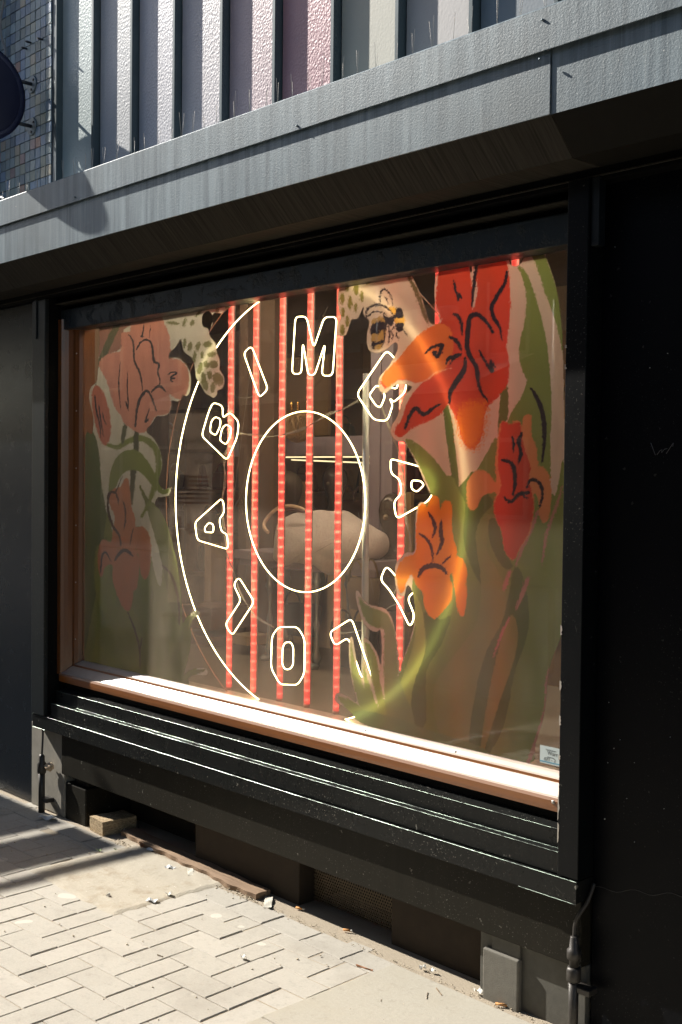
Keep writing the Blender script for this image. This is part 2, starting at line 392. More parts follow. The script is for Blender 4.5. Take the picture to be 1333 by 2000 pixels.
fb = thing('stone_block', (-2.23, 0, 0), 'small grey stone block standing against the plinth near the right pipe', 'stone block')
b_ = MB(); b_.box(-2.303, -2.163, -.004, .017, -.02, .155, .006, 3); b_.build('front_block', simple('rough grey stone', (.155, .145, .12), .85, .3, 40, .8), fb)
MB().box(-2.275, -2.166, .006, .0175, .156, .200, .002).build('upper_piece', 'stone', fb)

# ================================================================ SHOP WINDOW
win = thing('shop_window', (-3.45, 0, .41), 'black framed shop window with a brown wooden sill and jamb', 'shop window')
XL, XR, YG = -4.93, -1.985, .10
# stepped black boards under the sill
MB().prism_x([(-.045, .402), (-.045, .463), (.05, .463), (.05, .402)], -5.075, -1.93).build('lower_board', 'board', win)
MB().box(-5.075, -1.93, -.0462, -.0440, .4632, .4648, .0008, 1).build('edge_strip', 'edge', win)
MB().box(-5.075, -4.955, -.0462, -.0440, .3995, .4007, .0005, 1).build('edge_strip', 'edge', win)  # bottom strips cut short, drawn only where the edge is lit
MB().box(-2.135, -1.93, -.0462, -.0440, .3995, .4007, .0005, 1).build('edge_strip', 'edge', win)
MB().prism_x([(-.030, .467), (-.030, .529), (.05, .529), (.05, .467)], XL, -2.0).build('middle_board', 'board', win)
MB().box(XL, -2.0, -.0312, -.0290, .5292, .5304, .0005, 1).build('edge_strip', 'edge', win)
MB().box(XL, -2.0, -.0022, .0, .5295, .5310, .0005, 1).build('edge_strip', 'edge', win)
MB().prism_x([(0.0, .5327), (0.0, .585), (.05, .60), (.05, .5327)], XL, -2.0).build('upper_board', 'board', win)
MB().box(XL, -2.0, -.0010, .0015, .585, .5862, .0008, 1).build('edge_strip', 'edge', win)
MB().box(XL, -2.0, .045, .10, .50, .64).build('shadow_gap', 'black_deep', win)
# wooden sill: moulded profile swept along X
sill = [(.02, .628), (.0185, .640), (.018, .658), (.022, .667), (.030, .6705), (.034, .669), (.0375, .6725), (.050, .684), (.066, .699), (.0695, .700), (.0705, .7085), (.078, .712), (.090, .722), (.0985, .727), (.16, .727), (.16, .628)]
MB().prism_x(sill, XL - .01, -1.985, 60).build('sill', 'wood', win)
# jamb on the left: same moulding upright (profile in XY)
def jamb():
    mb = MB(); prof = [(XL - .03, .018), (XL, .020), (XL + .006, .034), (XL + .016, .050), (XL + .030, .066), (XL + .034, .0665), (XL + .045, .068), (XL + .060, .080), (XL + .066, .0975), (XL + .066, .16), (XL - .03, .16)]
    z0s = [.66, .667, .675, .69, .705, .706, .709, .72, .727, .727, .66]
    lo = [mb.bm.verts.new((x, y, z)) for (x, y), z in zip(prof, z0s)]; hi = [mb.bm.verts.new((x, y, 2.34)) for x, y in prof]; n = len(prof)
    for i in range(n): mb.bm.faces.new((lo[i], lo[(i + 1) % n], hi[(i + 1) % n], hi[i]))
    mb.bm.faces.new(hi); mb.bm.faces.new(lo[::-1]); j = mb.build('jamb', 'woodv', win)
    for k in range(6): MB().blob((XL + .050, .0715, .83 + .27 * k), (.0035, .002, .0035), 2).build('screw', 'screw', j)
jamb()
for k in range(7):
    x = -4.6 + .42 * k; MB().blob((x, .083, .716), (.004, .004, .0025), 2).build('screw', 'screw', win)
MB().blob((-2.06, .0175, .655), (.007, .003, .006), 2).build('dowel', 'screw', win)
# black reveal, posts, header
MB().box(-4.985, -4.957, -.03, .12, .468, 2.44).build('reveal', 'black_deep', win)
for x0, x1, zt in ((-5.078, -4.957, 2.43), (-2.0, -1.928, 2.45)):
    MB().box(x0, x1, -.052 if x0 < -4 else -.040, -.0302 if x0 < -4 else .12, .4672, zt, .003).build('post', 'black' if x0 < -4 else 'black_post', win)
hd = MB().box(-4.956, -2.0005, .03, .12, 2.292, 2.384, .003).build('header', 'black_lump', win)
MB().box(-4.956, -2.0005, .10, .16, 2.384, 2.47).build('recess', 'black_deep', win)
MB().box(-4.956, -2.0005, .0, .10, 2.408, 2.413, .001).build('recess_rail', 'soffit', win)
MB().box(-5.055, -5.030, -.058, -.0525, 2.25, 2.43, .001).build('cover_strip', 'black', win)
MB().box(-1.927, -1.90, -.030, .0, 2.26, 2.45, .002).build('cover_strip', 'black', win)
# pane (with thickness)
MB().box(-4.90, -1.97, YG, YG + .005, .715, 2.33).build('pane', 'glass', win)
# flaking paint chips on the right post
rnd = random.Random(3)
mb = MB()
for z0, z1 in ((.56, .62), (.625, .70), (.9, .93), (1.0, 1.03), (1.16, 1.19), (.80, .815), (1.98, 1.99), (1.92, 1.935)):
    n = 5; pts = [(-2.0008, -.040, z0)] + [(-2.0005 + rnd.uniform(.002, .007), -.040, z0 + (z1 - z0) * (i + .5) / n) for i in range(n)] + [(-2.0008, -.040, z1)]
    mb.poly([(x, -.0412, z) for x, y, z in pts], (0, .0006, 0))
mb.build('paint_chips', simple('bare chipped paint', (.42, .38, .32), .8, .2, 60, .4), win)

# ================================================================ SIDE WALLS
lw = thing('black_wall', (-5.6, 0, 0), 'glossy black wall panel left of the window post', 'wall')
MB().box(-9, -5.162, .004, .2, 0, 2.44, .002).build('panel', 'black_soft', lw)
MB().box(-5.16, -5.0785, -.008, .02, .41, 2.44, .002).build('narrow_panel', 'black', lw)
rw = thing('black_wall', (-1.2, 0, 0), 'scratched black wall panel right of the window post', 'wall')
MB().box(-1.927, -.2, .03, .2, -.03, 2.50, .003).build('panel', 'black_wall', rw)
mb = MB(); rr = random.Random(5)
def scratch(pts, w=.0008): 
    mb.tube([P(x, y, .0290) for x, y in pts], w, 4)
scratch([(1272, 865), (1281, 889)]); scratch([(1284, 888), (1290, 880), (1294, 878), (1293, 884), (1299, 877), (1304, 876)]); scratch([(1302, 886), (1316, 865), (1315, 872)])
mb.build('scratched_writing', simple('pale scratch', (.12, .12, .13), .8), rw)
mb = MB()
for x, y, r in ((1139, 1472, .006), (1155, 1575, .007), (1137, 1238, .003), (1200, 1462, .0015), (1240, 1645, .0015), (1188, 1490, .0012), (1270, 718, .0015), (1202, 482, .0012), (1305, 690, .001), (1182, 1600, .002), (1225, 1560, .001), (1298, 1580, .001), (1212, 1445, .0012), (1240, 1490, .001), (1310, 1440, .0012), (1190, 1372, .001)):
    c = P(x, y, .0285); mb.blob(c, (r * .7, .002, r), 2, .2, int(x))
mb.build('paint_chips', simple('bare chip', (.55, .55, .50), .8), rw)
mb = MB(); pts = []
x = 1160
while x < 1420: pts.append(P(x, 1735 + (x - 1160) * .09 + 4 * math.sin(x * .09), .0288)); x += 9
mb.tube(pts, .0008, 4); mb.build('hairline_crack', simple('crack line', (.07, .066, .06), .9), rw)
# unseen pillar added at the right to block sky light
np_ = thing('blocker_pillar', (-.2, -.3, 0), 'black pillar added out of view beyond the right wall to block light', 'pillar')
MB().box(-.5, .4, -.55, .029, -.03, 2.49, .01).build('shaft', 'black_soft', np_)
MB().box(-.52, .42, -.57, .029, -.03, .25, .01).build('base', 'granite', np_)

# ================================================================ CORNICE
cor = thing('cornice', (-3, -.13, 2.44), 'grey weathered metal cornice running above the shop window', 'cornice')
SX = -1.907
for i, (x0, x1, yo) in enumerate(((-9, SX, -.0045), (SX + .003, 3, 0.0))):
    MB().prism_x([(-.25 + yo, 2.573), (-.25 + yo, 2.752), (-.235, 2.752), (-.235, 2.573)], x0, x1, 40).build('fascia_sheet', 'fascia', cor)
MB().prism_x([(-.266, 2.7405), (-.266, 2.852), (-.262, 2.8565), (.012, 2.868), (.012, 2.7525), (-.25, 2.7525), (-.2605, 2.7405)], -9, 3, 60).build('upper_band', 'fascia', cor)
XLJ = P(10, 557, -.2)[0]
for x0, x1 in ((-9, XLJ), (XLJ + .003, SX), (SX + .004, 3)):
    MB().prism_x([(-.2345, 2.5725), (-.2489, 2.5725), (-.15, 2.478), (.02, 2.478), (.02, 2.49), (-.145, 2.49)], x0, x1).build('soffit_sheet', 'soffit' if x0 < SX else 'soffit_shaded', cor)
MB().box(-9, 3, -.022, .03, 2.4405, 2.4775, .001).build('soffit_trim', 'black_deep', cor)
MB().box(-9, 3, -.030, -.0225, 2.452, 2.456, .001).build('rail', 'soffit', cor)
MB().box(-9, 3, .03, .2, 2.45, 2.5).build('soffit_back', 'black_deep', cor)
mb = MB()
for x, y in ((580, 245), (146, 385), (1055, 115), (1060, 38)):
    c = P(x, y, -.268); mb.blob(c, (.004, .004, .004), 2)
mb.build('rivets', 'steel', cor)

# ================================================================ UPPER FACADE
uf = thing('upper_facade', (-3, 0, 2.85), 'upper facade of textured glass panels between upright metal fins', 'facade')
MB().box(-5.0, 3, .06, .3, 2.80, 5.2).build('backing_wall', 'black_soft', uf)
finx = [-4.965, -4.63, -4.315, -4.00, -3.68, -3.36, -3.04, -2.725, -2.405, -2.08, -1.76, -1.44, -1.12]
cols = [(.30, .35, .35), (.37, .375, .385), (.38, .375, .40), (.37, .35, .365), (.35, .275, .29), (.33, .19, .21), (.43, .42, .36), (.40, .38, .37), (.16, .19, .22), (.25, .27, .30), (.3, .3, .3), (.3, .3, .3)]
names = ['grey green', 'pale grey', 'pale lilac', 'grey', 'mauve', 'dark pink', 'flat beige grey', 'flat grey', 'dark blue grey', 'slate grey', 'grey', 'grey']
for i, (a, b) in enumerate(zip(finx, finx[1:])):
    o = MB().box(a + .012, b - .004, .034, .045, 2.80, 5.1).build('glass_panel', glass_panel_mat('hammered glass ' + str(i), tuple(min(.88, v * (1.7 if i < 6 else 1.3)) for v in cols[i]), 1.0 if i < 6 else .12), uf)
    o['label'] = names[i] + ' glass panel'
for x in finx:
    w = .02 if x > -4.9 else .035
    MB().box(x - w / 2, x + w / 2 - .004, .0, .05, 2.80, 5.15, .001).build('fin', 'fin', uf)
# dried spots on the beige panel are in its relief; mosaic wall on the left
mw = thing('mosaic_wall', (-5.4, 0, 2.85), 'wall of small blue grey and rust slate mosaic tiles at upper left', 'wall')
MB().box(-9, -4.985, .0, .3, 2.80, 5.2).build('grout_backing', simple('grout', (.10, .11, .12), .9, .2, 60, .4), mw)
def mosaic():
    mb = MB(); cols = []; p = .0505; rr = random.Random(11)
    pal = [(.20, .27, .30), (.24, .32, .35), (.28, .33, .33), (.16, .24, .34), (.20, .28, .40), (.30, .32, .26), (.22, .26, .24), (.34, .30, .22), (.34, .17, .12), (.30, .20, .20), (.12, .17, .22)]
    wt = [5, 5, 4, 4, 3, 3, 3, 2, 1, 1, 2]
    for i in range(34):
        for j in range(30):
            x = -4.99 - (i + 1) * p; z = 2.82 + j * p; g = .0022; t = .006 + rr.uniform(-.0012, .0012)
            c = rr.choices(pal, wt)[0]; k = rr.uniform(1.15, 1.75); c = tuple(v * k for v in c)
            q = [(x + g, z + g), (x + p - g, z + g), (x + p - g, z + p - g), (x + g, z + p - g)]
            tl = [rr.uniform(-.0012, .0012) for _ in range(4)]
            a = [mb.bm.verts.new((u, -.0005, v)) for u, v in q]; b = [mb.bm.verts.new((u + (.001 if u < x + p / 2 else -.001), -t + tt, v)) for (u, v), tt in zip(q, tl)]
            mb.bm.faces.new(b)
            for k in range(4): mb.bm.faces.new((a[k], a[(k + 1) % 4], b[(k + 1) % 4], b[k]))
            cols.extend([c] * 8)
    bmesh.ops.recalc_face_normals(mb.bm, faces=mb.bm.faces[:])
    me = bpy.data.meshes.new('tiles'); mb.bm.to_mesh(me); mb.bm.free()
    at = me.attributes.new('ink', 'FLOAT_COLOR', 'POINT'); at.data.foreach_set('color', np.array([(*c, 1) for c in cols], np.float32).ravel())
    q = N('slate mosaic'); ca = q.n('Attribute', attribute_name='ink').outputs['Color']; n = q.noise(40, 6, .75, sc=(1, 1, .6))
    c = q.mix(q.step(n, .3, .75), ca, q.mix(.5, ca, (.42, .44, .42)))
    me.materials.append(q.fin(q.prin(c, .38, q.bump(n, .9, .004))))
    o = bpy.data.objects.new('tiles', me); C.objects.link(o); o.parent = mw; me.transform(Matrix.Translation(-mw.location))
mosaic()
mb = MB()
for x, y in ((84, 77), (61, 83), (53, 95)): 
    c = P(x, y, -.006); mb.lathe([(.004, -.03), (.006, -.02), (.004, 0)], c, 8, 'y')
mb.build('wall_bolts', 'arm', mw)

# round blade sign
X0 = -5.167; sc = (X0, -.278, 3.390)
sg = thing('round_sign', (X0, 0, 3.39), 'dark navy round projecting sign on two bracket arms at upper left', 'sign')
mb = MB(); mb.lathe([(.0, .021), (.190, .021), (.196, .019), (.203, .014), (.208, .014), (.208, -.03), (0, -.03)], sc, 64, 'x'); mb.build('disc', 'navy', sg)
mb = MB(); rs = []
for k in range(64):
    a = 2 * math.pi * k / 64; rs.append((X0, sc[1] + .219 * math.cos(a), sc[2] + .219 * math.sin(a)))
mb.tube(rs, .0075, 8, True); mb.lathe([(.209, .018), (.2255, .018), (.2255, -.033), (.209, -.033)], sc, 64, 'x')
mb.build('rim', 'navyrim', sg)
for z in (3.484, 3.283):
    dz = z - 3.39; ye = sc[1] + math.sqrt(.2255 ** 2 - dz * dz)
    o = MB().tube([(X0, ye - .01, z), (X0, 0, z)], .0085, 10).build('bracket_arm', 'arm', sg)
    fl = MB().lathe([(.040, -.014), (.042, -.012), (.042, -.0065), (.0, -.0065)], (X0, 0, z), 28, 'y').build('wall_flange', 'steel', sg)
    for k in range(3):
        a = .6 + k * 2.094; MB().lathe([(.006, -.019), (.006, -.0145)], (X0 + .027 * math.cos(a), 0, z + .027 * math.sin(a)), 6, 'y').build('bolt', 'arm', fl)
pf = thing('shade_fin', (-5.7, 0, 3.0), 'slim vertical fin added outside the picture to shade the mosaic wall', 'fin')  # unseen blade added to keep sun off the tiles
MB().box(-5.74, -5.62, -.15, -.0075, 2.88, 5.2, .004).build('blade', 'fin', pf)
# cable above the sign
pts = smooth_poly([P(16, -40, -.04), P(6, 10, -.04), P(1, 45, -.04), P(4, 75, -.03), P(9, 90, -.02), P(10, 108, -.02)], 6, False)
hc = MB().tube(pts, .0055, 8).build('hanging_cable', 'cable'); tag(hc, 'pale cable hanging down the mosaic wall above the round sign', 'cable')
pts = smooth_poly([(-5.42, -.20, 2.867), (-5.32, -.17, 2.905), (-5.19, -.19, 2.915), (-5.08, -.22, 2.895), (-4.99, -.24, 2.868)], 6, False)
MB().tube(pts, .006, 8).build('loose_cable', 'cable'); tag(bpy.data.objects['loose_cable'], 'loose white cable lying on top of the cornice at far left', 'cable')

# bird spikes along the cornice edge
sr = random.Random(2); x = -5.3; n = 0
where = ['below the round sign', 'below the mosaic wall edge', 'in front of the grey green panel', 'in front of the pale grey panel', 'in front of the pale lilac panel', 'in front of the plain grey panel', 'in front of the mauve panel', 'in front of the dark pink panel', 'in front of the flat beige panel', 'in front of the flat grey panel', 'in front of the dark blue grey panel', 'in front of the slate panel at top right']
for i, (a, b) in enumerate(zip([-5.5, -5.2] + finx[:10], [-5.2, -4.965] + finx[1:11])):
    t = thing('bird_spike_strip', ((a + b) / 2, -.2, 2.862), 'strip of thin wire bird spikes ' + where[i], 'bird spikes', 'bird spike strips along the cornice')
    MB().box(a + .01, b - .01, -.215, -.195, 2.860, 2.8635).build('base_strip', 'cable', t)
    xx = a + .03
    while xx < b - .02:
        for s in (-1, 1):
            ln = sr.uniform(.07, .115); tx = s * sr.uniform(.012, .035); ty = -s * .02
            MB().tube([(xx, -.205, 2.863), (xx + tx, -.205 + ty, 2.863 + ln)], .0008, 4).build('wire', 'wire', t)
        xx += sr.uniform(.06, .10)

# ================================================================ PIPES
pp = thing('downpipe', (-1.93, -.04, 0), 'dark iron conduit pipe with hexagonal fittings at the right of the plinth', 'pipe')
xp, yp = -1.945, -.028
MB().tube([(xp, yp, -.02), (xp, yp, .175)], .0145, 16).build('pipe', 'pipe', pp)
MB().lathe([(.020, .172), (.023, .176), (.023, .207), (.019, .212), (.015, .214)], (xp, yp, 0), 6).build('hex_fitting', 'pipe', pp)
MB().lathe([(.014, .214), (.014, .235), (.021, .237), (.021, .262), (.015, .266), (.012, .30), (.010, .302)], (xp, yp, 0), 12).build('gland', 'pipe', pp)
pts = smooth_poly([(xp, yp, .29), (xp - .002, yp + .005, .33), (xp + .006, yp + .01, .36), (xp + .022, yp + .03, .40), (xp + .03, yp + .05, .45)], 5, False)
MB().tube(pts, .006, 8).build('cable', 'pipe', pp)
MB().box(xp - .02, xp + .055, yp - .004, yp + .04, .142, .160, .003).build('clamp', 'pipe', pp)
MB().box(xp - .02, xp + .055, yp - .004, yp + .04, .010, .026, .003).build('clamp', 'pipe', pp)
pp = thing('downpipe', (-4.96, -.04, 0), 'thin black conduit pipe in front of the pale pier at left', 'pipe')
xp, yp = -4.985, -.045
MB().tube([(xp, yp, -.005), (xp, yp, .20)], .0155, 14).build('pipe', 'pipe', pp)
MB().lathe([(.020, .19), (.022, .20), (.022, .235), (.015, .245), (.014, .27), (.008, .28)], (xp, yp, 0), 10).build('gland', 'pipe', pp)
pts = smooth_poly([(xp, yp, .27), (xp - .004, yp + .005, .32), (xp - .018, yp + .015, .37), (xp - .025, yp + .02, .41)], 5, False)
MB().tube(pts, .005, 8).build('cable', 'pipe', pp)
MB().box(xp - .01, xp + .05, yp - .005, yp + .04, .055, .075, .003).build('clamp', 'pipe', pp)
MB().blob((xp + .045, -.03, .225), (.026, .02, .018), 3, .2, 4).build('foam_plug', simple('expanding foam', (.55, .42, .28), .9, .3, 60, .8), pp)

# ================================================================ NEON SIGN (hangs behind the glass)
YN = YG + .026
ns = thing('neon_sign', (-3.32, YN, 1.514), 'round white neon sign lettered BIMBA Y LOLA between two rings behind the glass', 'neon sign')
def ring(r, rad, seg=160): return [(-3.3195 + r * math.cos(2 * math.pi * k / seg), YN, 1.514 + r * math.sin(2 * math.pi * k / seg)) for k in range(seg)]
MB().tube(ring(.8265, 0), .0023, 8, True).build('outer_ring', 'neon', ns)
MB().tube(ring(.3412, 0), .0023, 8, True).build('inner_ring', 'neon', ns)
pts = [(x * 1 - .0, y + .01, z) for x, y, z in [(-3.313 + .918 * math.cos(2 * math.pi * k / 160), YN, 1.517 + .924 * math.sin(2 * math.pi * k / 160)) for k in range(160)]]
MB().tube(pts, .0022, 6, True).build('outer_hoop', 'clear', ns)  # thin unlit pinkish hoop outside the outer ring
z5 = lambda p: (420 + p[0] / 3.703, 500 + p[1] / 3.703)
z6 = lambda p: (420 + p[0] / 3.703, 900 + p[1] / 3.703)
z4 = lambda p: (80 + p[0] / 3.3325, 950 + p[1] / 3.3325)
z3 = lambda p: (80 + p[0] / 3.3325, 560 + p[1] / 3.3325)
ZA = lambda p: (640 + p[0] / 2.898, 480 + p[1] / 2.898)
ZB = lambda p: (640 + p[0] / 2.898, 900 + p[1] / 2.898)
letters = [
 ('letter_m', z5, [[(583, 437), (663, 437), (716, 665), (792, 440), (882, 440), (852, 865), (772, 865), (798, 628), (722, 860), (676, 860), (637, 622), (626, 852), (557, 852)]]),
 ('letter_i', z5, [[(207, 700), (265, 648), (385, 962), (322, 1025)]]),
 ('letter_b', z3, [[(1120, 752), (1185, 775), (1183, 858), (1230, 815), (1290, 880), (1278, 980), (1212, 1130), (1046, 970), (1090, 820)], [(1135, 845), (1170, 862), (1168, 905), (1140, 968), (1100, 945), (1108, 880)], [(1205, 895), (1240, 915), (1232, 980), (1205, 1028), (1165, 1000), (1178, 925)]]),
 ('letter_a', z4, [[(1172, 82), (1188, 100), (1195, 172), (1160, 212), (1175, 295), (1212, 310), (1220, 410), (1018, 350), (1002, 235)], [(1092, 236), (1124, 246), (1124, 300), (1070, 298), (1066, 270)]]),
 ('letter_l', z6, [[(172, 840), (285, 1020), (125, 1265), (74, 1185), (190, 1008), (134, 895)]]),
 ('letter_o', z6, [[(460, 1203), (600, 1203), (650, 1290), (648, 1540), (600, 1622), (470, 1618), (406, 1500), (412, 1270)], [(510, 1313), (550, 1313), (568, 1350), (566, 1480), (540, 1510), (505, 1508), (486, 1470), (490, 1350)]]),
 ('letter_l', z6, [[(828, 1242), (990, 1140), (1150, 1605), (1062, 1572), (965, 1278), (868, 1340)]]),
 ('letter_y', ZB, [[(332, 594), (378, 640), (420, 705), (485, 660), (520, 720), (452, 775), (495, 880), (468, 945), (405, 815), (345, 722), (298, 675)]]),
 ('letter_a', lambda p: p, [[(763.5, 897), (772, 898), (820, 911), (858, 938), (838, 978), (775, 1014), (769, 980), (785, 965), (782, 936), (763.5, 925)], [(804, 938), (822, 939), (829, 947), (815, 961), (804, 955)]]),
 ('letter_b', ZA, [[(335, 590), (385, 640), (448, 760), (440, 830), (375, 885), (352, 862), (370, 900), (340, 992), (262, 985), (165, 840)], [(276, 790), (300, 800), (328, 850), (300, 915), (275, 905), (235, 845)], [(360, 690), (400, 760), (395, 810), (350, 800), (320, 745)]]),
]
for nm, f, loops in letters:
    base = None
    for k, lp in enumerate(loops):
        pts = [P(*f(p), YN) for p in lp]; q2 = rounded([(p[0], p[2]) for p in pts], .022 if k == 0 else .014, 5)
        pts = [(p[0], YN, p[1]) for p in q2]
        o = MB().tube(pts, .0022, 8, True).build(nm if k == 0 else 'counter', 'neon', base or ns)
        base = base or o
# feed cables of the sign
def cable(name, pxs, Y, r, par):
    pts = smooth_poly([P(x, y, Y) for x, y in pxs], 5, False)
    return MB().tube(pts, r, 6).build(name, 'cable', par)
for k in range(3):
    j = k * 2.2
    cable('feed_cable', [(466, 848 - j), (500, 848 + j), (535, 852), (590, 836 + j), (640, 812 - j), (668, 800), (700, 780 + j)], YN + .02 + k * .004, .0012, ns)
    cable('feed_cable', [(446, 870), (440 - j, 900), (438 + j, 935), (434, 985), (436 + j, 1030), (444, 1080 + j), (458, 1120), (470, 1160 - j), (498, 1200 + j), (535, 1225)], YN + .02 + k * .004, .0011, ns)
    cable('feed_cable', [(745, 790), (768 - j, 850), (780 + j, 890), (790, 945), (795 - j, 1010), (800 + j, 1060), (790, 1110), (770, 1160)], YN + .02 + k * .004, .0012, ns)
cable('feed_cable', [(445, 765), (462, 775), (490, 776), (510, 762)], YN + .02, .0011, ns)
cable('feed_cable', [(650, 1235), (680, 1236), (720, 1225), (755, 1190), (775, 1180)], YN + .02, .0011, ns)
cable('feed_cable', [(445, 625), (452, 660), (445, 690), (449, 705), (441, 720)], YN + .02, .0012, ns)

# LED tubes
YL = .165
pos = ['leftmost of the row, crossing the left letter B', 'second of the row, crossing the letter I', 'third of the row, left of the letter M', 'fourth of the row, behind the letter M', 'fifth of the row, right of the letter M', '', 'sixth of the row, behind the right letter A', 'seventh of the row, beside the big red lily', 'eighth of the row, hidden behind the red lily', 'last of the row, behind the red flower at the far right']
for k in range(10):
    x = -3.817 + .1632 * k
    if k == 5:
        o = MB().tube([(x + .01, YL - .02, .90), (x, YL - .02, 1.98)], .0125, 14).build('unlit_tube', 'tube_off'); tag(o, 'unlit blue grey tube standing among the red lit ones', 'tube'); continue
    t = thing('led_tube', (x, YL, .74), 'red lit LED tube, ' + pos[k], 'LED tube', 'row of red LED tubes behind the glass')
    MB().tube([(x + random.uniform(-.004, .004), YL, .738), (x, YL, 2.37)], .0120, 14).build('diffuser', 'led', t)
    MB().tube([(x, YL, .728), (x, YL, .74)], .0128, 14).build('end_cap', 'clear', t)
    MB().box(x - .007, x + .007, YL + .011, YL + .016, .74, 2.36).build('backing_strip', 'cable', t)

# ================================================================ PRINTED VINYL ON THE GLASS
def in_poly(px, py, poly):
    x = np.array([p[0] for p in poly]); y = np.array([p[1] for p in poly]); res = np.zeros(px.shape, bool)
    bb = (px >= x.min()) & (px <= x.max()) & (py >= y.min()) & (py <= y.max()); qx, qy = px[bb], py[bb]; r = np.zeros(qx.shape, bool); n = len(x)
    for i in range(n):
        j = i - 1; y0, y1 = y[i], y[j]
        if y0 == y1: continue
        c = ((y0 > qy) != (y1 > qy)) & (qx < (x[j] - x[i]) * (qy - y0) / (y1 - y0) + x[i]); r ^= c
    res[bb] = r; return res
def stroke_d(px, py, pts, w):
    """signed coverage for a tapered brush stroke"""
    best = np.full(px.shape, 1e9); n = len(pts)
    x = [p[0] for p in pts]; y = [p[1] for p in pts]; mw = w
    bb = (px >= min(x) - mw) & (px <= max(x) + mw) & (py >= min(y) - mw) & (py <= max(y) + mw); qx, qy = px[bb], py[bb]; b = np.full(qx.shape, 1e9)
    for i in range(n - 1):
        ax, ay, bx, by = x[i], y[i], x[i + 1], y[i + 1]; L = (bx - ax) ** 2 + (by - ay) ** 2 + 1e-9
        t = np.clip(((qx - ax) * (bx - ax) + (qy - ay) * (by - ay)) / L, 0, 1); d = np.hypot(qx - ax - t * (bx - ax), qy - ay - t * (by - ay))
        s = (i + t) / (n - 1); prof = np.sin(np.pi * np.clip(s * .86 + .10, 0, 1)) ** .6
        b = np.minimum(b, d - w / 2 * prof)
    best[bb] = b; return best < 0
def vnoise(x, y, s, seed):
    r = np.random.default_rng(seed).random((64, 64)); u, v = x / s, y / s; i, j = np.floor(u).astype(int), np.floor(v).astype(int); fu, fv = u - i, v - j
    fu, fv = fu * fu * (3 - 2 * fu), fv * fv * (3 - 2 * fv); g = lambda a, b: r[a % 64, b % 64]
    return (g(i, j) * (1 - fu) + g(i + 1, j) * fu) * (1 - fv) + (g(i, j + 1) * (1 - fu) + g(i + 1, j + 1) * fu) * fv
def film(name, label, f_out, outline, holes, layers, x0, x1, z0, z1, dx, dz, Y, names):
    nx, nz = int((x1 - x0) / dx) + 1, int((z1 - z0) / dz) + 1
    X, Z = np.meshgrid(np.linspace(x0, x1, nx), np.linspace(z0, z1, nz)); px, py = proj(X, np.full_like(X, Y), Z)
    ox, oy = vnoise(px, py, 3.0, 1) - .5, vnoise(px, py, 3.0, 2) - .5
    inside = in_poly(px, py, outline)
    for h in holes: inside &= ~in_poly(px, py, h)
    kx = np.ones((nz, nx, 3)) * np.array(layers[0][3]); lab = np.zeros((nz, nx), int)
    # grain jitter makes the chalky brush edges of the print
    gr = np.random.default_rng(9).normal(size=px.shape)
    for lid, kind, geo, colr, grain in layers[1:]:
        jx, jy = px + ox * 1.4 + gr * grain * .75, py + oy * 1.4 + np.roll(gr, 7) * grain * .75
        if kind == 'p': mk = in_poly(jx, jy, geo)
        else: mk = stroke_d(jx, jy, geo[0], geo[1])
        kx[mk] = colr
        if lid is not None: lab[mk & inside if True else mk] = lid
    kx *= (1 + .05 * (vnoise(px, py, 40, 5) - .5))[..., None]
    cut = inside.astype(float)
    # cells
    cell = inside[:-1, :-1] | inside[1:, :-1] | inside[:-1, 1:] | inside[1:, 1:]; cl = np.maximum(lab[:-1, :-1], 0)
    root = thing(name, (float((x0 + x1) / 2), Y, z0), label, 'window decal')
    for lid, nm in enumerate(names):
        sel = np.argwhere(cell & (cl == lid))
        if len(sel) == 0: continue
        a = sel[:, 0] * nx + sel[:, 1]; quads = np.stack([a, a + 1, a + nx + 1, a + nx], 1); u, inv = np.unique(quads, return_inverse=True); inv = inv.reshape(-1)
        me = bpy.data.meshes.new(nm); me.vertices.add(len(u)); co = np.stack([X.ravel()[u] - (x0 + x1) / 2, np.zeros(len(u)), Z.ravel()[u] - z0], 1).astype(np.float32)
        me.vertices.foreach_set('co', co.ravel()); nf = len(quads); me.loops.add(nf * 4); me.loops.foreach_set('vertex_index', inv.astype(np.int32))
        me.polygons.add(nf); me.polygons.foreach_set('loop_start', np.arange(0, nf * 4, 4, dtype=np.int32)); me.update(calc_edges=True)
        at = me.attributes.new('ink', 'FLOAT_COLOR', 'POINT'); c4 = np.ones((len(u), 4), np.float32); c4[:, :3] = kx.reshape(-1, 3)[u]; at.data.foreach_set('color', c4.ravel())
        at = me.attributes.new('cut', 'FLOAT', 'POINT'); at.data.foreach_set('value', cut.ravel()[u].astype(np.float32))
        me.materials.append(M['vinyl']); o = bpy.data.objects.new(nm, me); C.objects.link(o); o.parent = root
    return root
def T(f, pts, k=3, sm=True):
    q = [f(p) for p in pts]; return [tuple(p) for p in smooth_poly(q, k)] if sm else q
def TS(f, pts, w): return ([tuple(p) for p in smooth_poly([f(p) for p in pts], 4, False)], w)
AB = lambda p: (640 + p[0] / 2.898, (480 if p[1] < 5000 else 0) + p[1] / 2.898)
def U(p):  # shared chart for the right film: y below 1217 uses the upper zoom, above uses +1217 offset of the lower one
    return (640 + p[0] / 2.898, 480 + p[1] / 2.898)
D_ = lambda pts: [(x, y + 1217) for x, y in pts]      # lower zoom points to the upper chart (900-480)*2.898
INK = (.022, .018, .032); RED = (.52, .07, .04); ORG = (.80, .27, .025); SAL = (.62, .26, .12); WHT = (.60, .50, .47)
GRN = (.20, .27, .085); GR2 = (.12, .17, .055); GR3 = (.30, .36, .11); OLV = (.16, .15, .05)
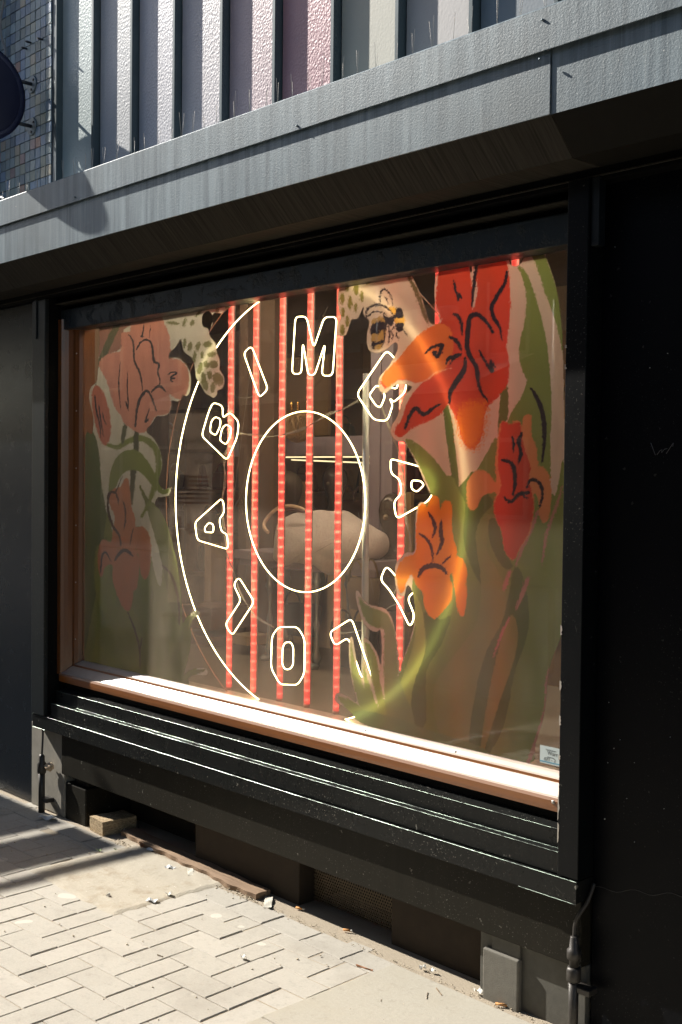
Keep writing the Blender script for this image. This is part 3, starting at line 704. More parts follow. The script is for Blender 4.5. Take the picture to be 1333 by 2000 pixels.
out_r = [(95, 100), (75, 200), (57, 320), (75, 400), (55, 460), (52, 500), (78, 515), (108, 500), (122, 455), (138, 415), (165, 415), (188, 380), (204, 345), (205, 395), (238, 428), (222, 510), (232, 585), (275, 606), (330, 588), (385, 545), (396, 590), (340, 690), (295, 740), (288, 785), (302, 828), (328, 835), (352, 815), (390, 786), (430, 786), (480, 800), (430, 860), (398, 960), (368, 1010), (358, 1050), (372, 1088), (402, 1108), (432, 1112), (472, 1170), (520, 1265), (552, 1340)] + D_([(580, 180), (592, 205), (562, 238), (530, 233), (508, 262), (498, 330), (495, 430), (492, 512), (450, 518), (412, 545), (384, 600), (384, 680), (392, 740), (415, 772), (436, 760), (446, 720), (462, 705), (482, 745), (492, 800), (494, 870), (490, 930), (465, 1020), (420, 1150), (411, 1195), (404, 1110), (392, 1010), (368, 900), (330, 842), (285, 826), (235, 812), (200, 780), (180, 742), (162, 735), (160, 775), (178, 850), (200, 912), (240, 956), (275, 970), (300, 962), (307, 1050), (302, 1155), (285, 1100), (258, 1048), (225, 1008), (205, 1005), (206, 1040), (220, 1110), (240, 1190), (248, 1228), (235, 1200), (222, 1140), (208, 1128), (198, 1145), (198, 1220), (190, 1232), (172, 1180), (156, 1080), (143, 1008), (130, 1002), (122, 1040), (124, 1150), (140, 1260), (165, 1365), (120, 1335), (75, 1316), (48, 1322), (40, 1345), (60, 1375), (110, 1405), (150, 1445), (185, 1480), (400, 1560), (800, 1650), (1135, 1720), (1180, 1600), (1230, 1420), (1252, 1200), (1280, 1100), (1340, 900), (1350, 300)]) + [(1340, 900), (1330, 500), (1300, 260), (1270, 150), (1235, 60), (1200, -20), (600, -20), (100, 60)]
hole_r = [[(465, 130), (478, 165), (500, 215), (540, 310), (582, 436), (638, 424), (612, 335), (606, 240), (618, 170), (640, 110)], [(800, 60), (803, 110), (812, 150), (822, 130), (830, 60)], [(1026, 40), (1028, 72), (1042, 112), (1078, 112), (1105, 82), (1108, 40)]]
L = [(0, 'p', None, WHT, 0)]
def Ap(lid, pts, col, grain=1.0, smooth=True): L.append((lid, 'p', T(U, pts, 3, smooth), col, grain))
def As(lid, pts, w, col=INK, grain=.9): L.append((lid, 's', TS(U, pts, w / 2.898), col, grain))
LEAF, LILY, TULIP, IRIS, BEE, BERRY = 1, 2, 3, 4, 5, 6
# stems and leaves
Ap(LEAF, [(1150, 40), (1180, 100), (1230, 260), (1290, 420), (1345, 640), (1350, 420), (1300, 240), (1262, 130), (1215, 30)], GRN)
Ap(LEAF, [(1075, 112), (1130, 155), (1180, 290), (1230, 480), (1258, 680), (1270, 900), (1262, 1100), (1240, 1391), (1000, 1391), (960, 1300), (970, 1180), (1010, 1020), (1050, 930), (1100, 850), (1130, 770), (1108, 720), (1086, 640), (1090, 540), (1116, 430), (1126, 300), (1110, 200)], GRN)
Ap(LEAF, [(655, 900), (688, 915), (722, 1120), (748, 1400), (722, 1400), (688, 1200)], GR2)
Ap(LEAF, [(985, 790), (1018, 780), (1024, 960), (1000, 1010), (965, 1080)], GR2)
Ap(LEAF, [(440, 1103), (475, 1100), (530, 1135), (600, 1200), (660, 1280), (710, 1391), (790, 1700), (600, 1700), (585, 1420), (548, 1310), (500, 1210)], GRN)
Ap(LEAF, [(560, 1460), (600, 1400), (640, 1330), (700, 1300), (755, 1391), (800, 1330), (850, 1260), (900, 1180), (960, 1080), (1000, 1200), (1260, 1400), (1300, 1380), (1345, 1240), (1350, 2240), (1262, 2420), (1235, 2620), (1180, 2790), (1100, 2990), (150, 2900), (180, 2690), (300, 2640), (410, 2420), (420, 2370), (470, 2240), (494, 2140), (492, 1990), (480, 1930)], GRN)
Ap(LEAF, D_([(740, 160), (780, 240), (770, 420), (800, 560), (870, 700), (880, 560), (850, 420), (870, 320), (940, 240), (900, 180), (830, 60), (790, 100)]), GR2)
Ap(LEAF, D_([(930, 330), (900, 500), (1000, 700), (1000, 900), (900, 1100), (850, 1300), (840, 1700), (700, 1700), (620, 1500), (600, 1300), (680, 1150), (780, 1020), (850, 900), (870, 700), (840, 420), (880, 320)]), (.24, .28, .10))
Ap(LEAF, D_([(915, 340), (920, 460), (990, 600), (1050, 600), (1000, 500), (985, 420), (950, 330)]), GR2)
Ap(LEAF, D_([(1060, 600), (1120, 700), (1140, 950), (1060, 1200), (1000, 1500), (880, 1700), (800, 1620), (840, 1300), (900, 1080), (1000, 880)]), GR2)
Ap(LEAF, D_([(1040, 870), (1080, 980), (1050, 1150), (980, 1350), (900, 1600), (860, 1700), (900, 1400), (960, 1100)]), (.28, .27, .09))
Ap(LEAF, D_([(1200, 350), (1290, 300), (1345, 500), (1345, 1100), (1262, 1200), (1240, 1420), (1180, 1500), (1200, 1100), (1210, 700)]), GRN)
Ap(LEAF, D_([(480, 740), (520, 800), (545, 900), (550, 1100), (500, 1350), (430, 1500), (412, 1280), (470, 1100), (500, 950)]), GR3)
Ap(LEAF, D_([(545, 860), (640, 900), (700, 880), (640, 1050), (560, 1200), (560, 1480), (490, 1500), (480, 1300), (560, 1050)]), GR2)
Ap(LEAF, D_([(180, 765), (205, 802), (250, 832), (300, 848), (340, 872), (368, 920), (386, 990), (396, 1100), (405, 1210), (440, 1330), (480, 1420), (500, 1620), (330, 1500), (324, 1320), (316, 1150), (322, 1050), (318, 960), (290, 946), (255, 938), (220, 908), (198, 860), (184, 810)]), (.22, .28, .12), 1.6)
for q_ in ([(133, 1020), (147, 1100), (168, 1180), (198, 1260), (224, 1340), (262, 1440), (212, 1460), (175, 1370), (150, 1280), (133, 1180), (128, 1080)], [(207, 1148), (218, 1200), (238, 1260), (262, 1340), (300, 1440), (262, 1450), (225, 1370), (208, 1260), (202, 1200)], [(213, 1022), (250, 1060), (278, 1120), (292, 1200), (308, 1300), (335, 1440), (300, 1440), (268, 1300), (243, 1200), (226, 1110)], [(58, 1335), (110, 1345), (160, 1372), (210, 1412), (262, 1470), (190, 1490), (120, 1420), (78, 1370)]):
    Ap(LEAF, D_(q_), (.28, .34, .12), 1.5)
Ap(LEAF, D_([(150, 1420), (330, 1440), (560, 1520), (900, 1640), (900, 1800), (150, 1560)]), (.19, .27, .12), 1)
for q_, w in (([(1195, 280), (1150, 400), (1105, 490), (1066, 600)], 22), ([(1330, 150), (1285, 290), (1240, 420), (1214, 590)], 16), ([(1036, 618), (1015, 680), (998, 738)], 22), ([(1138, 660), (1110, 740), (1068, 845)], 26), ([(1030, 890), (985, 985), (940, 1110)], 15), ([(1290, 1130), (1250, 1230), (1245, 1380), (1210, 1520), (1150, 1680), (1120, 1740)], 34)):
    As(None, D_(q_), w, (.45, .22, .20), 1.6)
# bee and berries
for x, y, a, b in ((83, 300, 14, 32), (128, 322, 13, 40), (160, 350, 10, 30), (163, 245, 15, 35), (195, 285, 11, 34), (88, 375, 12, 30), (83, 475, 14, 32), (114, 425, 12, 34), (228, 198, 17, 20), (267, 192, 13, 14), (112, 240, 10, 20)):
    Ap(BERRY, [(x + a * math.cos(t), y + b * math.sin(t)) for t in np.linspace(0, 5.6, 7)], (.22, .20, .06), 1.6)
YLW = (.55, .33, .08)
Ap(BEE, [(250, 425), (300, 400), (330, 420), (335, 480), (322, 545), (290, 588), (255, 580), (245, 510)], (.42, .28, .10), 1.6)
Ap(BEE, [(242, 462), (262, 440), (300, 425), (336, 440), (330, 480), (300, 478), (286, 505), (262, 492), (243, 510)], INK, 1.5)
Ap(BEE, [(252, 540), (280, 545), (312, 530), (305, 556), (275, 562), (262, 588), (248, 565)], INK, 1.5)
Ap(BEE, [(345, 352), (382, 345), (392, 375), (372, 392)], YLW, 1.5)
Ap(BEE, [(382, 402), (432, 395), (436, 442), (385, 436)], YLW, 1.5)
Ap(BEE, [(318, 392), (345, 402), (380, 388), (392, 352), (424, 356), (430, 400), (398, 412), (378, 412), (372, 450), (345, 448), (325, 430)], INK, 1.5)
Ap(BEE, [(386, 442), (428, 436), (432, 468), (405, 488), (390, 474)], INK, 1.4)
for q_, w in (([(300, 330), (296, 290), (308, 252), (322, 244), (342, 258), (362, 292), (372, 340)], 10), ([(325, 285), (335, 300), (345, 328)], 6), ([(220, 402), (218, 372), (240, 346), (280, 334), (325, 344), (355, 368), (372, 388)], 13), ([(222, 405), (245, 385), (270, 372), (310, 376), (345, 395)], 9), ([(382, 455), (362, 480), (372, 510), (362, 540)], 8), ([(345, 450), (352, 500), (345, 560)], 9), ([(322, 470), (322, 530), (305, 578)], 9), ([(395, 485), (388, 505), (408, 532)], 7), ([(425, 470), (440, 490), (455, 510)], 7)):
    As(BEE, q_, w, INK, 1.2)
As(LEAF, [(448, 160), (480, 210), (520, 300), (555, 400), (572, 440)], 26, (.14, .12, .06), 2)
# lily
Ap(LILY, [(640, 135), (720, 112), (790, 100), (808, 150), (818, 250), (826, 360), (850, 250), (842, 150), (858, 95), (920, 80), (1000, 72), (1026, 140), (1036, 260), (1032, 420), (1016, 560), (1028, 640), (1030, 720), (1015, 792), (965, 855), (915, 905), (892, 960), (882, 1060), (855, 1125), (825, 1155), (790, 1140), (752, 1080), (735, 1000), (705, 935), (680, 900), (640, 955), (560, 1000), (480, 1035), (430, 1078), (398, 1083), (376, 1048), (420, 980), (440, 920), (472, 850), (535, 772), (500, 776), (450, 760), (400, 762), (360, 786), (330, 808), (308, 790), (302, 760), (330, 710), (400, 640), (480, 540), (560, 470), (640, 432), (638, 400), (614, 330), (620, 220)], RED, 1.4)
Ap(LILY, [(302, 760), (330, 710), (400, 640), (480, 540), (560, 470), (640, 440), (700, 480), (710, 600), (660, 700), (545, 765), (500, 772), (450, 756), (400, 760), (345, 800)], (.66, .19, .05), 1.4)
Ap(LILY, [(760, 900), (870, 880), (905, 905), (882, 1060), (855, 1125), (825, 1155), (790, 1140), (752, 1080), (735, 1000)], (.70, .20, .03), 8)
As(LILY, [(500, 778), (560, 760), (620, 715), (720, 690)], 6, (.70, .40, .30), 1)
for q_, w in (([(714, 195), (722, 235), (732, 270), (742, 312)], 16), ([(742, 312), (745, 275), (762, 300)], 16), ([(850, 60), (838, 160), (825, 260), (818, 348)], 20), ([(1016, 145), (1005, 210), (960, 285), (930, 350), (945, 410), (975, 460), (988, 532)], 26), ([(712, 385), (738, 395), (758, 440), (764, 510)], 20), ([(690, 515), (722, 530), (745, 560), (758, 595)], 24), ([(555, 608), (590, 575), (648, 560), (640, 590), (625, 628), (600, 600), (652, 605)], 22), ([(672, 668), (690, 635), (752, 615), (712, 640), (695, 670)], 20), ([(780, 632), (775, 700), (730, 770), (695, 830), (692, 892)], 32), ([(938, 490), (900, 430), (850, 388), (808, 405), (796, 480), (790, 560), (805, 620), (845, 690), (852, 760), (868, 820), (908, 880)], 30), ([(860, 592), (885, 640), (910, 680), (935, 712), (925, 650), (952, 690)], 18), ([(440, 1035), (465, 965), (500, 918), (545, 955), (590, 925), (638, 895)], 26), ([(1155, 808), (1195, 880), (1225, 980), (1228, 1100), (1215, 1225)], 28)):
    As(LILY if q_[0][0] < 1100 else LEAF, q_, w)
# flower at the far right
Ap(TULIP, [(975, 1010), (1012, 995), (1035, 1012), (1058, 990), (1085, 992), (1104, 1020), (1106, 975), (1135, 953), (1156, 970), (1155, 1060), (1185, 1150), (1194, 1250)] + D_([(1195, 30), (1230, 42), (1260, 95), (1268, 200), (1252, 330), (1225, 350), (1200, 310), (1195, 230), (1172, 180), (1172, 260), (1165, 330), (1140, 420), (1090, 500), (1062, 560), (1035, 555), (1000, 500), (985, 400), (950, 320), (942, 245), (955, 180), (900, 190), (868, 212), (850, 262), (825, 280), (800, 265), (788, 200), (790, 130), (820, 72), (860, 50), (912, 72), (955, 120), (950, 30)]) + [(960, 1130)], SAL, 1.2)
Ap(TULIP, [(985, 1005), (1030, 1010), (1085, 1000), (1100, 1040), (1110, 1120), (1150, 1250)] + D_([(1140, 100), (1168, 230), (1160, 330), (1135, 420), (1085, 500), (1062, 556), (1036, 552), (1002, 500), (988, 400), (952, 320), (945, 240), (985, 140), (965, 30)]), RED, 1.2)
for q_, w in (([(1046, 1080), (1055, 1120), (1052, 1168)], 15), ([(1100, 1060), (1082, 1110), (1096, 1170), (1080, 1235)], 24), (D_([(990, -5), (1040, 12), (1060, 60), (1062, 130), (1050, 195)]), 26), (D_([(998, 205), (1040, 232), (1085, 190), (1135, 180), (1100, 190), (1135, 212)]), 22), (D_([(1130, 150), (1155, 108), (1200, 125), (1218, 180), (1202, 265)]), 22)):
    As(TULIP, q_, w)
# orange iris
Ap(IRIS, D_([(500, 518), (500, 400), (514, 275), (540, 243), (568, 262), (576, 215), (602, 195), (632, 212), (640, 280), (652, 238), (680, 225), (704, 250), (706, 400), (732, 500), (732, 540), (762, 552), (788, 610), (788, 680), (782, 690), (792, 730), (786, 800), (775, 872), (760, 880), (738, 850), (725, 760), (715, 690), (706, 640), (690, 655), (708, 710), (700, 790), (650, 855), (615, 890), (595, 892), (565, 862), (545, 800), (538, 745), (502, 705), (486, 660), (470, 648), (448, 690), (434, 735), (412, 748), (395, 700), (388, 645), (405, 585), (445, 542)]), ORG, 1.0)
for q_, w in (([(572, 292), (600, 340), (610, 390), (595, 435)], 22), ([(645, 342), (640, 400), (648, 460), (618, 535)], 24), ([(522, 415), (560, 440), (590, 500), (598, 572)], 18), ([(652, 582), (675, 560), (700, 538)], 12), ([(516, 655), (540, 612), (600, 592), (655, 612), (675, 642)], 30)):
    As(IRIS, D_(q_), w, (.07, .015, .02))
film('floral_decal', 'large printed decal of a red lily, orange iris and bee, right side of the glass', None, T(U, out_r, 3), [T(U, h, 3) for h in hole_r], L, -3.25, -1.965, .70, 2.335, .0025, .0026, YG + .0075, ['film_border', 'leaf', 'lily_flower', 'red_flower', 'iris_flower', 'bee', 'berries'])

# left decal
f3 = lambda p: (80 + p[0] / 3.3325, 560 + p[1] / 3.3325)
E_ = lambda pts: [(x, y + 1299.7) for x, y in pts]     # lower zoom (950-560)*3.3325
WH2 = (.58, .60, .58); PNK = (.56, .27, .23); DPK = (.22, .11, .09); GL = (.19, .25, .08)
out_l = [(378, 140), (380, 240), (381, 380), (374, 480), (370, 560), (362, 620), (325, 655), (314, 720), (330, 800), (342, 870), (332, 960), (290, 965), (282, 1300)] + E_([(278, 300), (275, 1160), (520, 1240), (930, 1320), (960, 1252), (1010, 1226), (1072, 1232), (1088, 1210), (1070, 1184), (1020, 1182), (960, 1202), (935, 1222), (955, 1140), (972, 1050), (978, 960), (974, 900), (1000, 850), (1034, 836), (1030, 814), (1000, 812), (950, 850), (925, 888), (918, 800), (912, 680), (890, 520), (860, 380), (820, 240), (772, 150), (748, 130), (742, 110), (760, 72), (790, 68), (828, 60), (843, 35)]) + [(845, 1318), (830, 1309), (808, 1322), (780, 1300), (765, 1262), (784, 1200), (790, 1130), (770, 1050), (732, 985), (694, 952), (690, 925), (722, 892), (750, 845), (790, 842), (825, 832), (847, 790), (850, 740), (872, 744), (890, 745), (912, 732), (924, 702), (946, 712), (966, 690), (976, 620), (970, 555), (940, 500), (900, 466), (860, 460), (836, 470), (836, 428), (872, 400), (905, 345), (917, 352), (930, 420), (962, 445), (985, 462), (1002, 520), (1010, 590), (1042, 640), (1068, 688), (1100, 708), (1125, 720), (1148, 700), (1150, 676), (1180, 660), (1194, 630), (1190, 580), (1165, 542), (1166, 480), (1146, 430), (1140, 375), (1112, 335), (1096, 300), (1118, 240), (1122, 170), (1170, 172), (1210, 150), (1245, 120), (1260, 60)]
hole_l = [[(1048, 200), (1060, 175), (1085, 158), (1112, 175), (1118, 215), (1098, 292), (1088, 270), (1062, 262), (1050, 240)]]
L = [(0, 'p', None, WH2, 0)]
def Ap(lid, pts, col, grain=.8, smooth=True): L.append((lid, 'p', T(f3, pts, 3, smooth), col, grain))
def As(lid, pts, w, col=INK, grain=.35): L.append((lid, 's', TS(f3, pts, w / 3.3325), col, grain))
LEAF, PEONY, IRIS, BERRY = 1, 2, 3, 4
Ap(None, [(378, 100), (640, 100), (600, 240), (540, 280), (520, 400), (430, 440), (380, 480)], (.30, .17, .15))
Ap(LEAF, [(480, 240), (525, 228), (430, 440), (372, 530), (365, 620), (352, 640), (372, 480)], (.12, .13, .09))
Ap(LEAF, [(280, 940), (335, 940), (362, 1000), (380, 1100), (388, 1200), (402, 1330), (430, 1480), (470, 1700), (480, 2600), (270, 2600)], (.10, .15, .06))
Ap(LEAF, [(430, 1480), (460, 1560), (500, 1700), (620, 1560), (700, 1620), (780, 1790), (860, 1690), (1000, 2300), (940, 2640), (300, 2640), (380, 1900)], GL)
Ap(LEAF, [(360, 1700), (420, 1720), (460, 1900), (500, 2100), (420, 2140), (350, 1960)], (.24, .29, .09), 2)
Ap(LEAF, [(400, 2150), (560, 2080), (640, 2200), (640, 2620), (330, 2620)], (.23, .27, .08), 3)
Ap(None, [(610, 1300), (700, 1290), (735, 1380), (700, 1480), (645, 1550), (615, 1550), (600, 1400)], WH2)
Ap(None, [(705, 1500), (740, 1620), (790, 1780), (780, 1950), (745, 1880), (715, 1730), (718, 1600)], (.52, .55, .52))
Ap(LEAF, [(640, 1300), (655, 1305), (700, 1380), (770, 1440), (830, 1530), (868, 1680), (895, 1820), (912, 1990), (920, 2110), (900, 2200), (860, 2140), (820, 1980), (790, 1800), (745, 1640), (700, 1480), (672, 1390)], (.14, .18, .065))
Ap(LEAF, [(1030, 2118), (1012, 2124), (960, 2160), (930, 2210), (900, 2300), (850, 2420), (860, 2560), (930, 2560), (960, 2440), (974, 2330), (972, 2240), (990, 2160)], (.17, .22, .08), 1)
Ap(LEAF, [(940, 2560), (1000, 2500), (1070, 2490), (1060, 2505), (1000, 2530), (960, 2590), (900, 2620)], (.17, .22, .08), 1)
As(LEAF, [(425, 1025), (500, 1046), (560, 1010), (640, 985), (705, 1010), (755, 1070), (768, 1150), (762, 1230), (735, 1310), (705, 1400), (655, 1500)], 42, GL, 1.2)
As(LEAF, [(620, 940), (618, 1060), (600, 1220), (588, 1420)], 40, (.065, .08, .045), 1)
As(LEAF, [(555, 880), (540, 960), (528, 1020)], 30, (.09, .11, .07), 1)
Ap(LEAF, [(440, 1345), (446, 1250), (462, 1170), (500, 1100), (555, 1066), (615, 1062), (670, 1100), (730, 1190), (775, 1275), (800, 1320), (834, 1314), (836, 1330), (815, 1350), (780, 1345), (735, 1310), (690, 1250), (640, 1204), (590, 1192), (540, 1212), (505, 1265), (475, 1340), (470, 1400)], GL)
Ap(PEONY, [(590, 200), (680, 190), (775, 180), (805, 240), (832, 300), (845, 400), (850, 462), (905, 474), (948, 520), (965, 580), (960, 655), (942, 705), (905, 735), (862, 718), (838, 700), (848, 750), (840, 800), (815, 832), (750, 842), (722, 885), (692, 935), (652, 952), (620, 942), (580, 918), (540, 882), (520, 840), (490, 800), (465, 740), (450, 690), (430, 620), (400, 560), (376, 510), (400, 462), (450, 432), (505, 424), (524, 400), (526, 300), (580, 288)], PNK, 1)
Ap(PEONY, [(360, 640), (333, 680), (335, 780), (350, 880), (380, 985), (412, 1032), (436, 1020), (456, 960), (452, 850), (430, 750), (400, 672)], (.48, .18, .14), 1)
BLU = (.035, .038, .055)
for q_, w in (([(572, 312), (600, 360), (608, 480), (640, 550), (655, 610), (662, 680)], 13), ([(622, 410), (650, 360), (690, 345), (720, 370), (728, 430), (740, 490), (766, 498), (762, 560), (775, 610), (770, 640)], 15), ([(720, 685), (760, 648), (790, 655), (810, 682)], 18), ([(614, 908), (625, 800), (650, 720), (690, 678), (720, 720), (752, 810)], 19), ([(518, 488), (508, 600), (510, 700), (520, 800)], 7), ([(564, 555), (562, 650), (568, 790), (552, 750), (572, 808)], 9), ([(826, 575), (850, 555), (884, 560), (845, 590), (868, 595), (842, 605), (862, 622)], 12), ([(708, 795), (690, 840), (680, 880), (700, 862), (685, 885)], 11), ([(670, 245), (662, 310), (655, 325), (672, 322)], 10), ([(714, 250), (706, 330)], 5), ([(350, 705), (360, 800), (385, 910), (388, 985)], 11), ([(376, 770), (390, 870), (408, 975)], 9), ([(402, 815), (408, 860), (425, 895), (412, 870)], 8)):
    As(PEONY, q_, w, BLU)
Ap(IRIS, [(440, 1380), (455, 1338), (480, 1312), (520, 1300), (545, 1252), (565, 1248), (578, 1300), (590, 1430), (612, 1500), (618, 1562), (660, 1560), (700, 1600), (718, 1680), (714, 1780), (702, 1870), (682, 1906), (656, 1882), (640, 1810), (632, 1740), (612, 1690), (634, 1760), (640, 1830), (634, 1900), (624, 1962), (604, 1985), (597, 2045), (580, 2105), (560, 2112), (530, 2082), (490, 1990), (466, 1900), (465, 1812), (430, 1815), (412, 1840), (398, 1884), (380, 1875), (370, 1800), (373, 1720), (390, 1660), (420, 1645), (456, 1664), (468, 1590), (482, 1500), (452, 1430)], (.50, .20, .11), .6)
for q_, w in (([(445, 1410), (432, 1370), (452, 1335), (485, 1338), (530, 1230)], 10), ([(440, 1480), (432, 1400), (450, 1345), (478, 1352), (505, 1430), (498, 1520), (480, 1570)], 0.1), ([(436, 1400), (455, 1338), (492, 1350), (505, 1420)], 14), ([(436, 1380), (438, 1460), (470, 1560), (510, 1620), (522, 1690)], 17), ([(530, 1390), (548, 1440), (550, 1520), (540, 1585)], 10), ([(605, 1568), (590, 1620), (580, 1680)], 9), ([(482, 1780), (520, 1728), (560, 1718), (598, 1755)], 24), ([(388, 1862), (398, 1760), (420, 1728), (455, 1785)], 13), ([(565, 2120), (610, 2230), (642, 2360), (645, 2500)], 12), ([(658, 2285), (650, 2330), (643, 2370)], 10), ([(790, 1812), (850, 1880), (885, 1990), (900, 2100), (900, 2200)], 16)):
    As(IRIS if q_[0][1] < 1900 and q_[0][0] < 700 else LEAF, q_, w, (.045, .025, .025))
for x, y, a, b, an in ((1085, 375, 30, 22, 0), (1112, 440, 32, 18, -.2), (1050, 442, 12, 24, 0), (1022, 388, 17, 30, .2), (1078, 508, 20, 24, -.5), (1125, 505, 30, 27, 0), (1036, 530, 16, 42, .2), (1060, 612, 18, 58, -.1), (1098, 575, 18, 30, -.2), (1155, 600, 34, 46, -.5), (1120, 655, 16, 38, .1), (1078, 645, 12, 34, 0), (970, 390, 14, 36, .2), (1000, 455, 12, 42, .1), (860, 236, 42, 13, .1), (935, 232, 12, 28, .3), (985, 235, 14, 24, .4), (935, 370, 10, 36, 0), (1150, 150, 14, 20, 0), (1215, 130, 14, 14, 0), (1030, 165, 10, 40, .7)):
    Ap(BERRY, [(x + a * math.cos(t) * math.cos(an) - b * math.sin(t) * math.sin(an), y + a * math.cos(t) * math.sin(an) + b * math.sin(t) * math.cos(an)) for t in np.linspace(0, 5.5, 7)], (.20, .22, .13), 1.2)
film('floral_decal', 'printed decal of a pink peony, iris and pale berries, left side of the glass', None, T(f3, out_l, 3), [T(f3, h, 3) for h in hole_l], L, -4.86, -3.70, .715, 2.335, .0036, .0028, YG + .0075, ['film_border', 'leaf', 'peony_flower', 'iris_flower', 'berries'])

# small notice sticker at the right
nt = thing('notice_sticker', (-2.08, YG - .002, .80), 'small white notice card with grey lettering in the bottom right corner of the glass', 'notice')
p0 = P(1056, 1455, YG - .001); p1 = P(1055, 1489, YG - .001)
MB().box(p0[0], p0[0] + .10, YG - .0020, YG - .0008, p1[2], p0[2], 0).build('card', simple('white card', (.52, .60, .60), .5, .04), nt)
def text(name, s, x, z, size, par, mat, Y):
    cu = bpy.data.curves.new(name, 'FONT'); cu.body = s; cu.size = size; cu.extrude = .0001
    o = bpy.data.objects.new(name, cu); C.objects.link(o); dg = bpy.context.evaluated_depsgraph_get(); me = bpy.data.meshes.new_from_object(o.evaluated_get(dg))
    bpy.data.objects.remove(o); o = bpy.data.objects.new(name, me); C.objects.link(o); me.materials.clear(); me.materials.append(mat)
    me.transform(Matrix.Translation((x, Y, z)) @ Matrix.Rotation(math.pi / 2, 4, 'X')); 
    if par: me.transform(Matrix.Translation(-par.location)); o.parent = par
    return o
gi = simple('grey print', (.15, .18, .19), .6)
hh = p0[2] - p1[2]
text('small_print', 'Material sample', p0[0] + .022, p0[2] - hh * .22, .006, nt, gi, YG - .0024)
text('name_print', 'Warr', p0[0] + .028, p0[2] - hh * .46, .017, nt, gi, YG - .0024)
text('small_print', 'telephone', p0[0] + .028, p0[2] - hh * .62, .006, nt, gi, YG - .0024)
text('number_print', '071 - 2', p0[0] + .016, p0[2] - hh * .82, .015, nt, gi, YG - .0024)
MB().box(p0[0], p0[0] + .10, YG - .0024, YG - .0020, p1[2] + .004, p1[2] + .008).build('blue_line', simple('blue line', (.15, .32, .42), .5), nt)
# ================================================================ INSIDE THE SHOP
M['inwall'] = simple('warm plaster wall', (.42, .32, .20), .9, .2, 3, .2)
M['inwood'] = simple('oak shelf', (.34, .22, .11), .6, .3, 10, .2)
M['dkwood'] = simple('dark brown panel', (.15, .10, .07), .5, .3, 8, .2)
M['lilac'] = simple('lilac grey painted board', (.26, .22, .27), .5, .12, 8, .1)
M['silver'] = simple('silver grey turned leg', (.26, .29, .30), .3, .25, 20, .2, Metallic=.5)
M['floorin'] = simple('display floor', (.20, .17, .14), .5, .3, 6, .2)
rm = thing('shop_room', (-3.4, 2, .7), 'warm brown interior of the shop seen through the window', 'room')
MB().box(-11, -1.3, 3.6, 3.7, -.1, 3.0).build('back_wall', 'inwall', rm)
MB().box(-11.1, -11, .3, 3.7, -.1, 3.0).build('side_wall', 'inwall', rm)
MB().box(-1.4, -1.3, .3, 3.6, -.1, 3.0).build('side_wall', 'inwall', rm)
MB().box(-11.1, -1.3, .2, 3.7, 2.9, 3.0).build('ceiling', 'dkwood', rm)
MB().box(-11.1, -1.3, .2, 3.7, -.12, -.02).build('shop_floor', 'floorin', rm)
MB().box(-5.6, -1.4, .165, 1.35, .66, .712).build('display_floor', 'floorin', rm)
MB().box(-11.1, -5.0, .205, .3, .0, 3.0).build('front_wall', 'dkwood', rm)
def at(px, py, Y): return P(px, py, Y)
def panel(name, x0, x1, y0, y1, Y, mat, th=.03, par=None):
    a, b = P(x0, y0, Y), P(x1, y1, Y); return MB().box(a[0], b[0], Y, Y + th, min(a[2], b[2]), max(a[2], b[2]), .002).build(name, mat, par)
# tall dark partition boards
for x0, x1 in ((466, 482), (506, 534), (722, 742), (744, 766)):
    a = P(x0, 900, 1.15)[0]; b = P(x1, 900, 1.15)[0]
    MB().box(a, b, 1.15, 1.2, .712, 2.9, .003).build('partition_board', 'dkwood' if x0 < 700 else 'lilac', rm)
for x0, x1, y0, y1, Yp in ((400, 440, 1060, 1325, 1.55), (545, 600, 940, 1330, 1.7), (640, 712, 1090, 1290, 1.6), (556, 640, 700, 850, 2.2), (740, 800, 960, 1180, 1.9)):
    a = P(x0, y0, Yp); b = P(x1, y1, Yp); pn = MB().box(a[0], b[0], Yp, Yp + .03, min(a[2], b[2]), max(a[2], b[2]), .003).build('plywood_panel', simple('plywood ' + str(x0), (.48, .32, .16), .7, .25, 5, .2), rm)
# hanging curtains at the back
mb = MB()
for k in range(16):
    x = -7.55 + k * .062; mb.tube([(x, 1.75 + .02 * (k % 2), .712), (x + .004, 1.75, 2.9)], .034, 8)
cu = mb.build('curtain', simple('dark brown curtain', (.10, .075, .065), .9, .2, 30, .2)); tag(cu, 'dark brown pleated curtain hanging at the left inside the shop', 'curtain')
# shelving with goods
sh = thing('wall_shelves', (-5.0, 3.3, 0), 'long oak wall shelves holding bags at the back of the shop', 'shelves')
zs = [.75, 1.12, 1.47, 1.82, 2.2]
for z in zs: MB().box(-10.6, -3.3, 3.2, 3.58, z, z + .03, .002).build('shelf', 'inwood', sh)
for x in (-10.6, -9.6, -8.4, -7.2, -6.2, -5.2, -4.2, -3.33): MB().box(x, x + .03, 3.2, 3.58, -.02, 2.6).build('upright', 'inwood', sh)
MB().box(-10.6, -3.3, 3.581, 3.598, -.02, 2.6).build('back_panel', simple('orange plywood', (.42, .25, .11), .7, .2, 5), sh)
gr_ = random.Random(21); colsb = [('brown', (.16, .07, .03)), ('black', (.02, .018, .018)), ('tan', (.38, .22, .09)), ('olive', (.14, .14, .06)), ('dark red', (.22, .03, .02)), ('cream', (.5, .44, .34))]
ordn = ['first', 'second', 'third', 'fourth', 'fifth', 'sixth', 'seventh', 'eighth', 'ninth', 'tenth', 'eleventh', 'twelfth'] + ['%dth' % k for k in range(13, 40)]; lv = ['lowest', 'second', 'third', 'fourth']
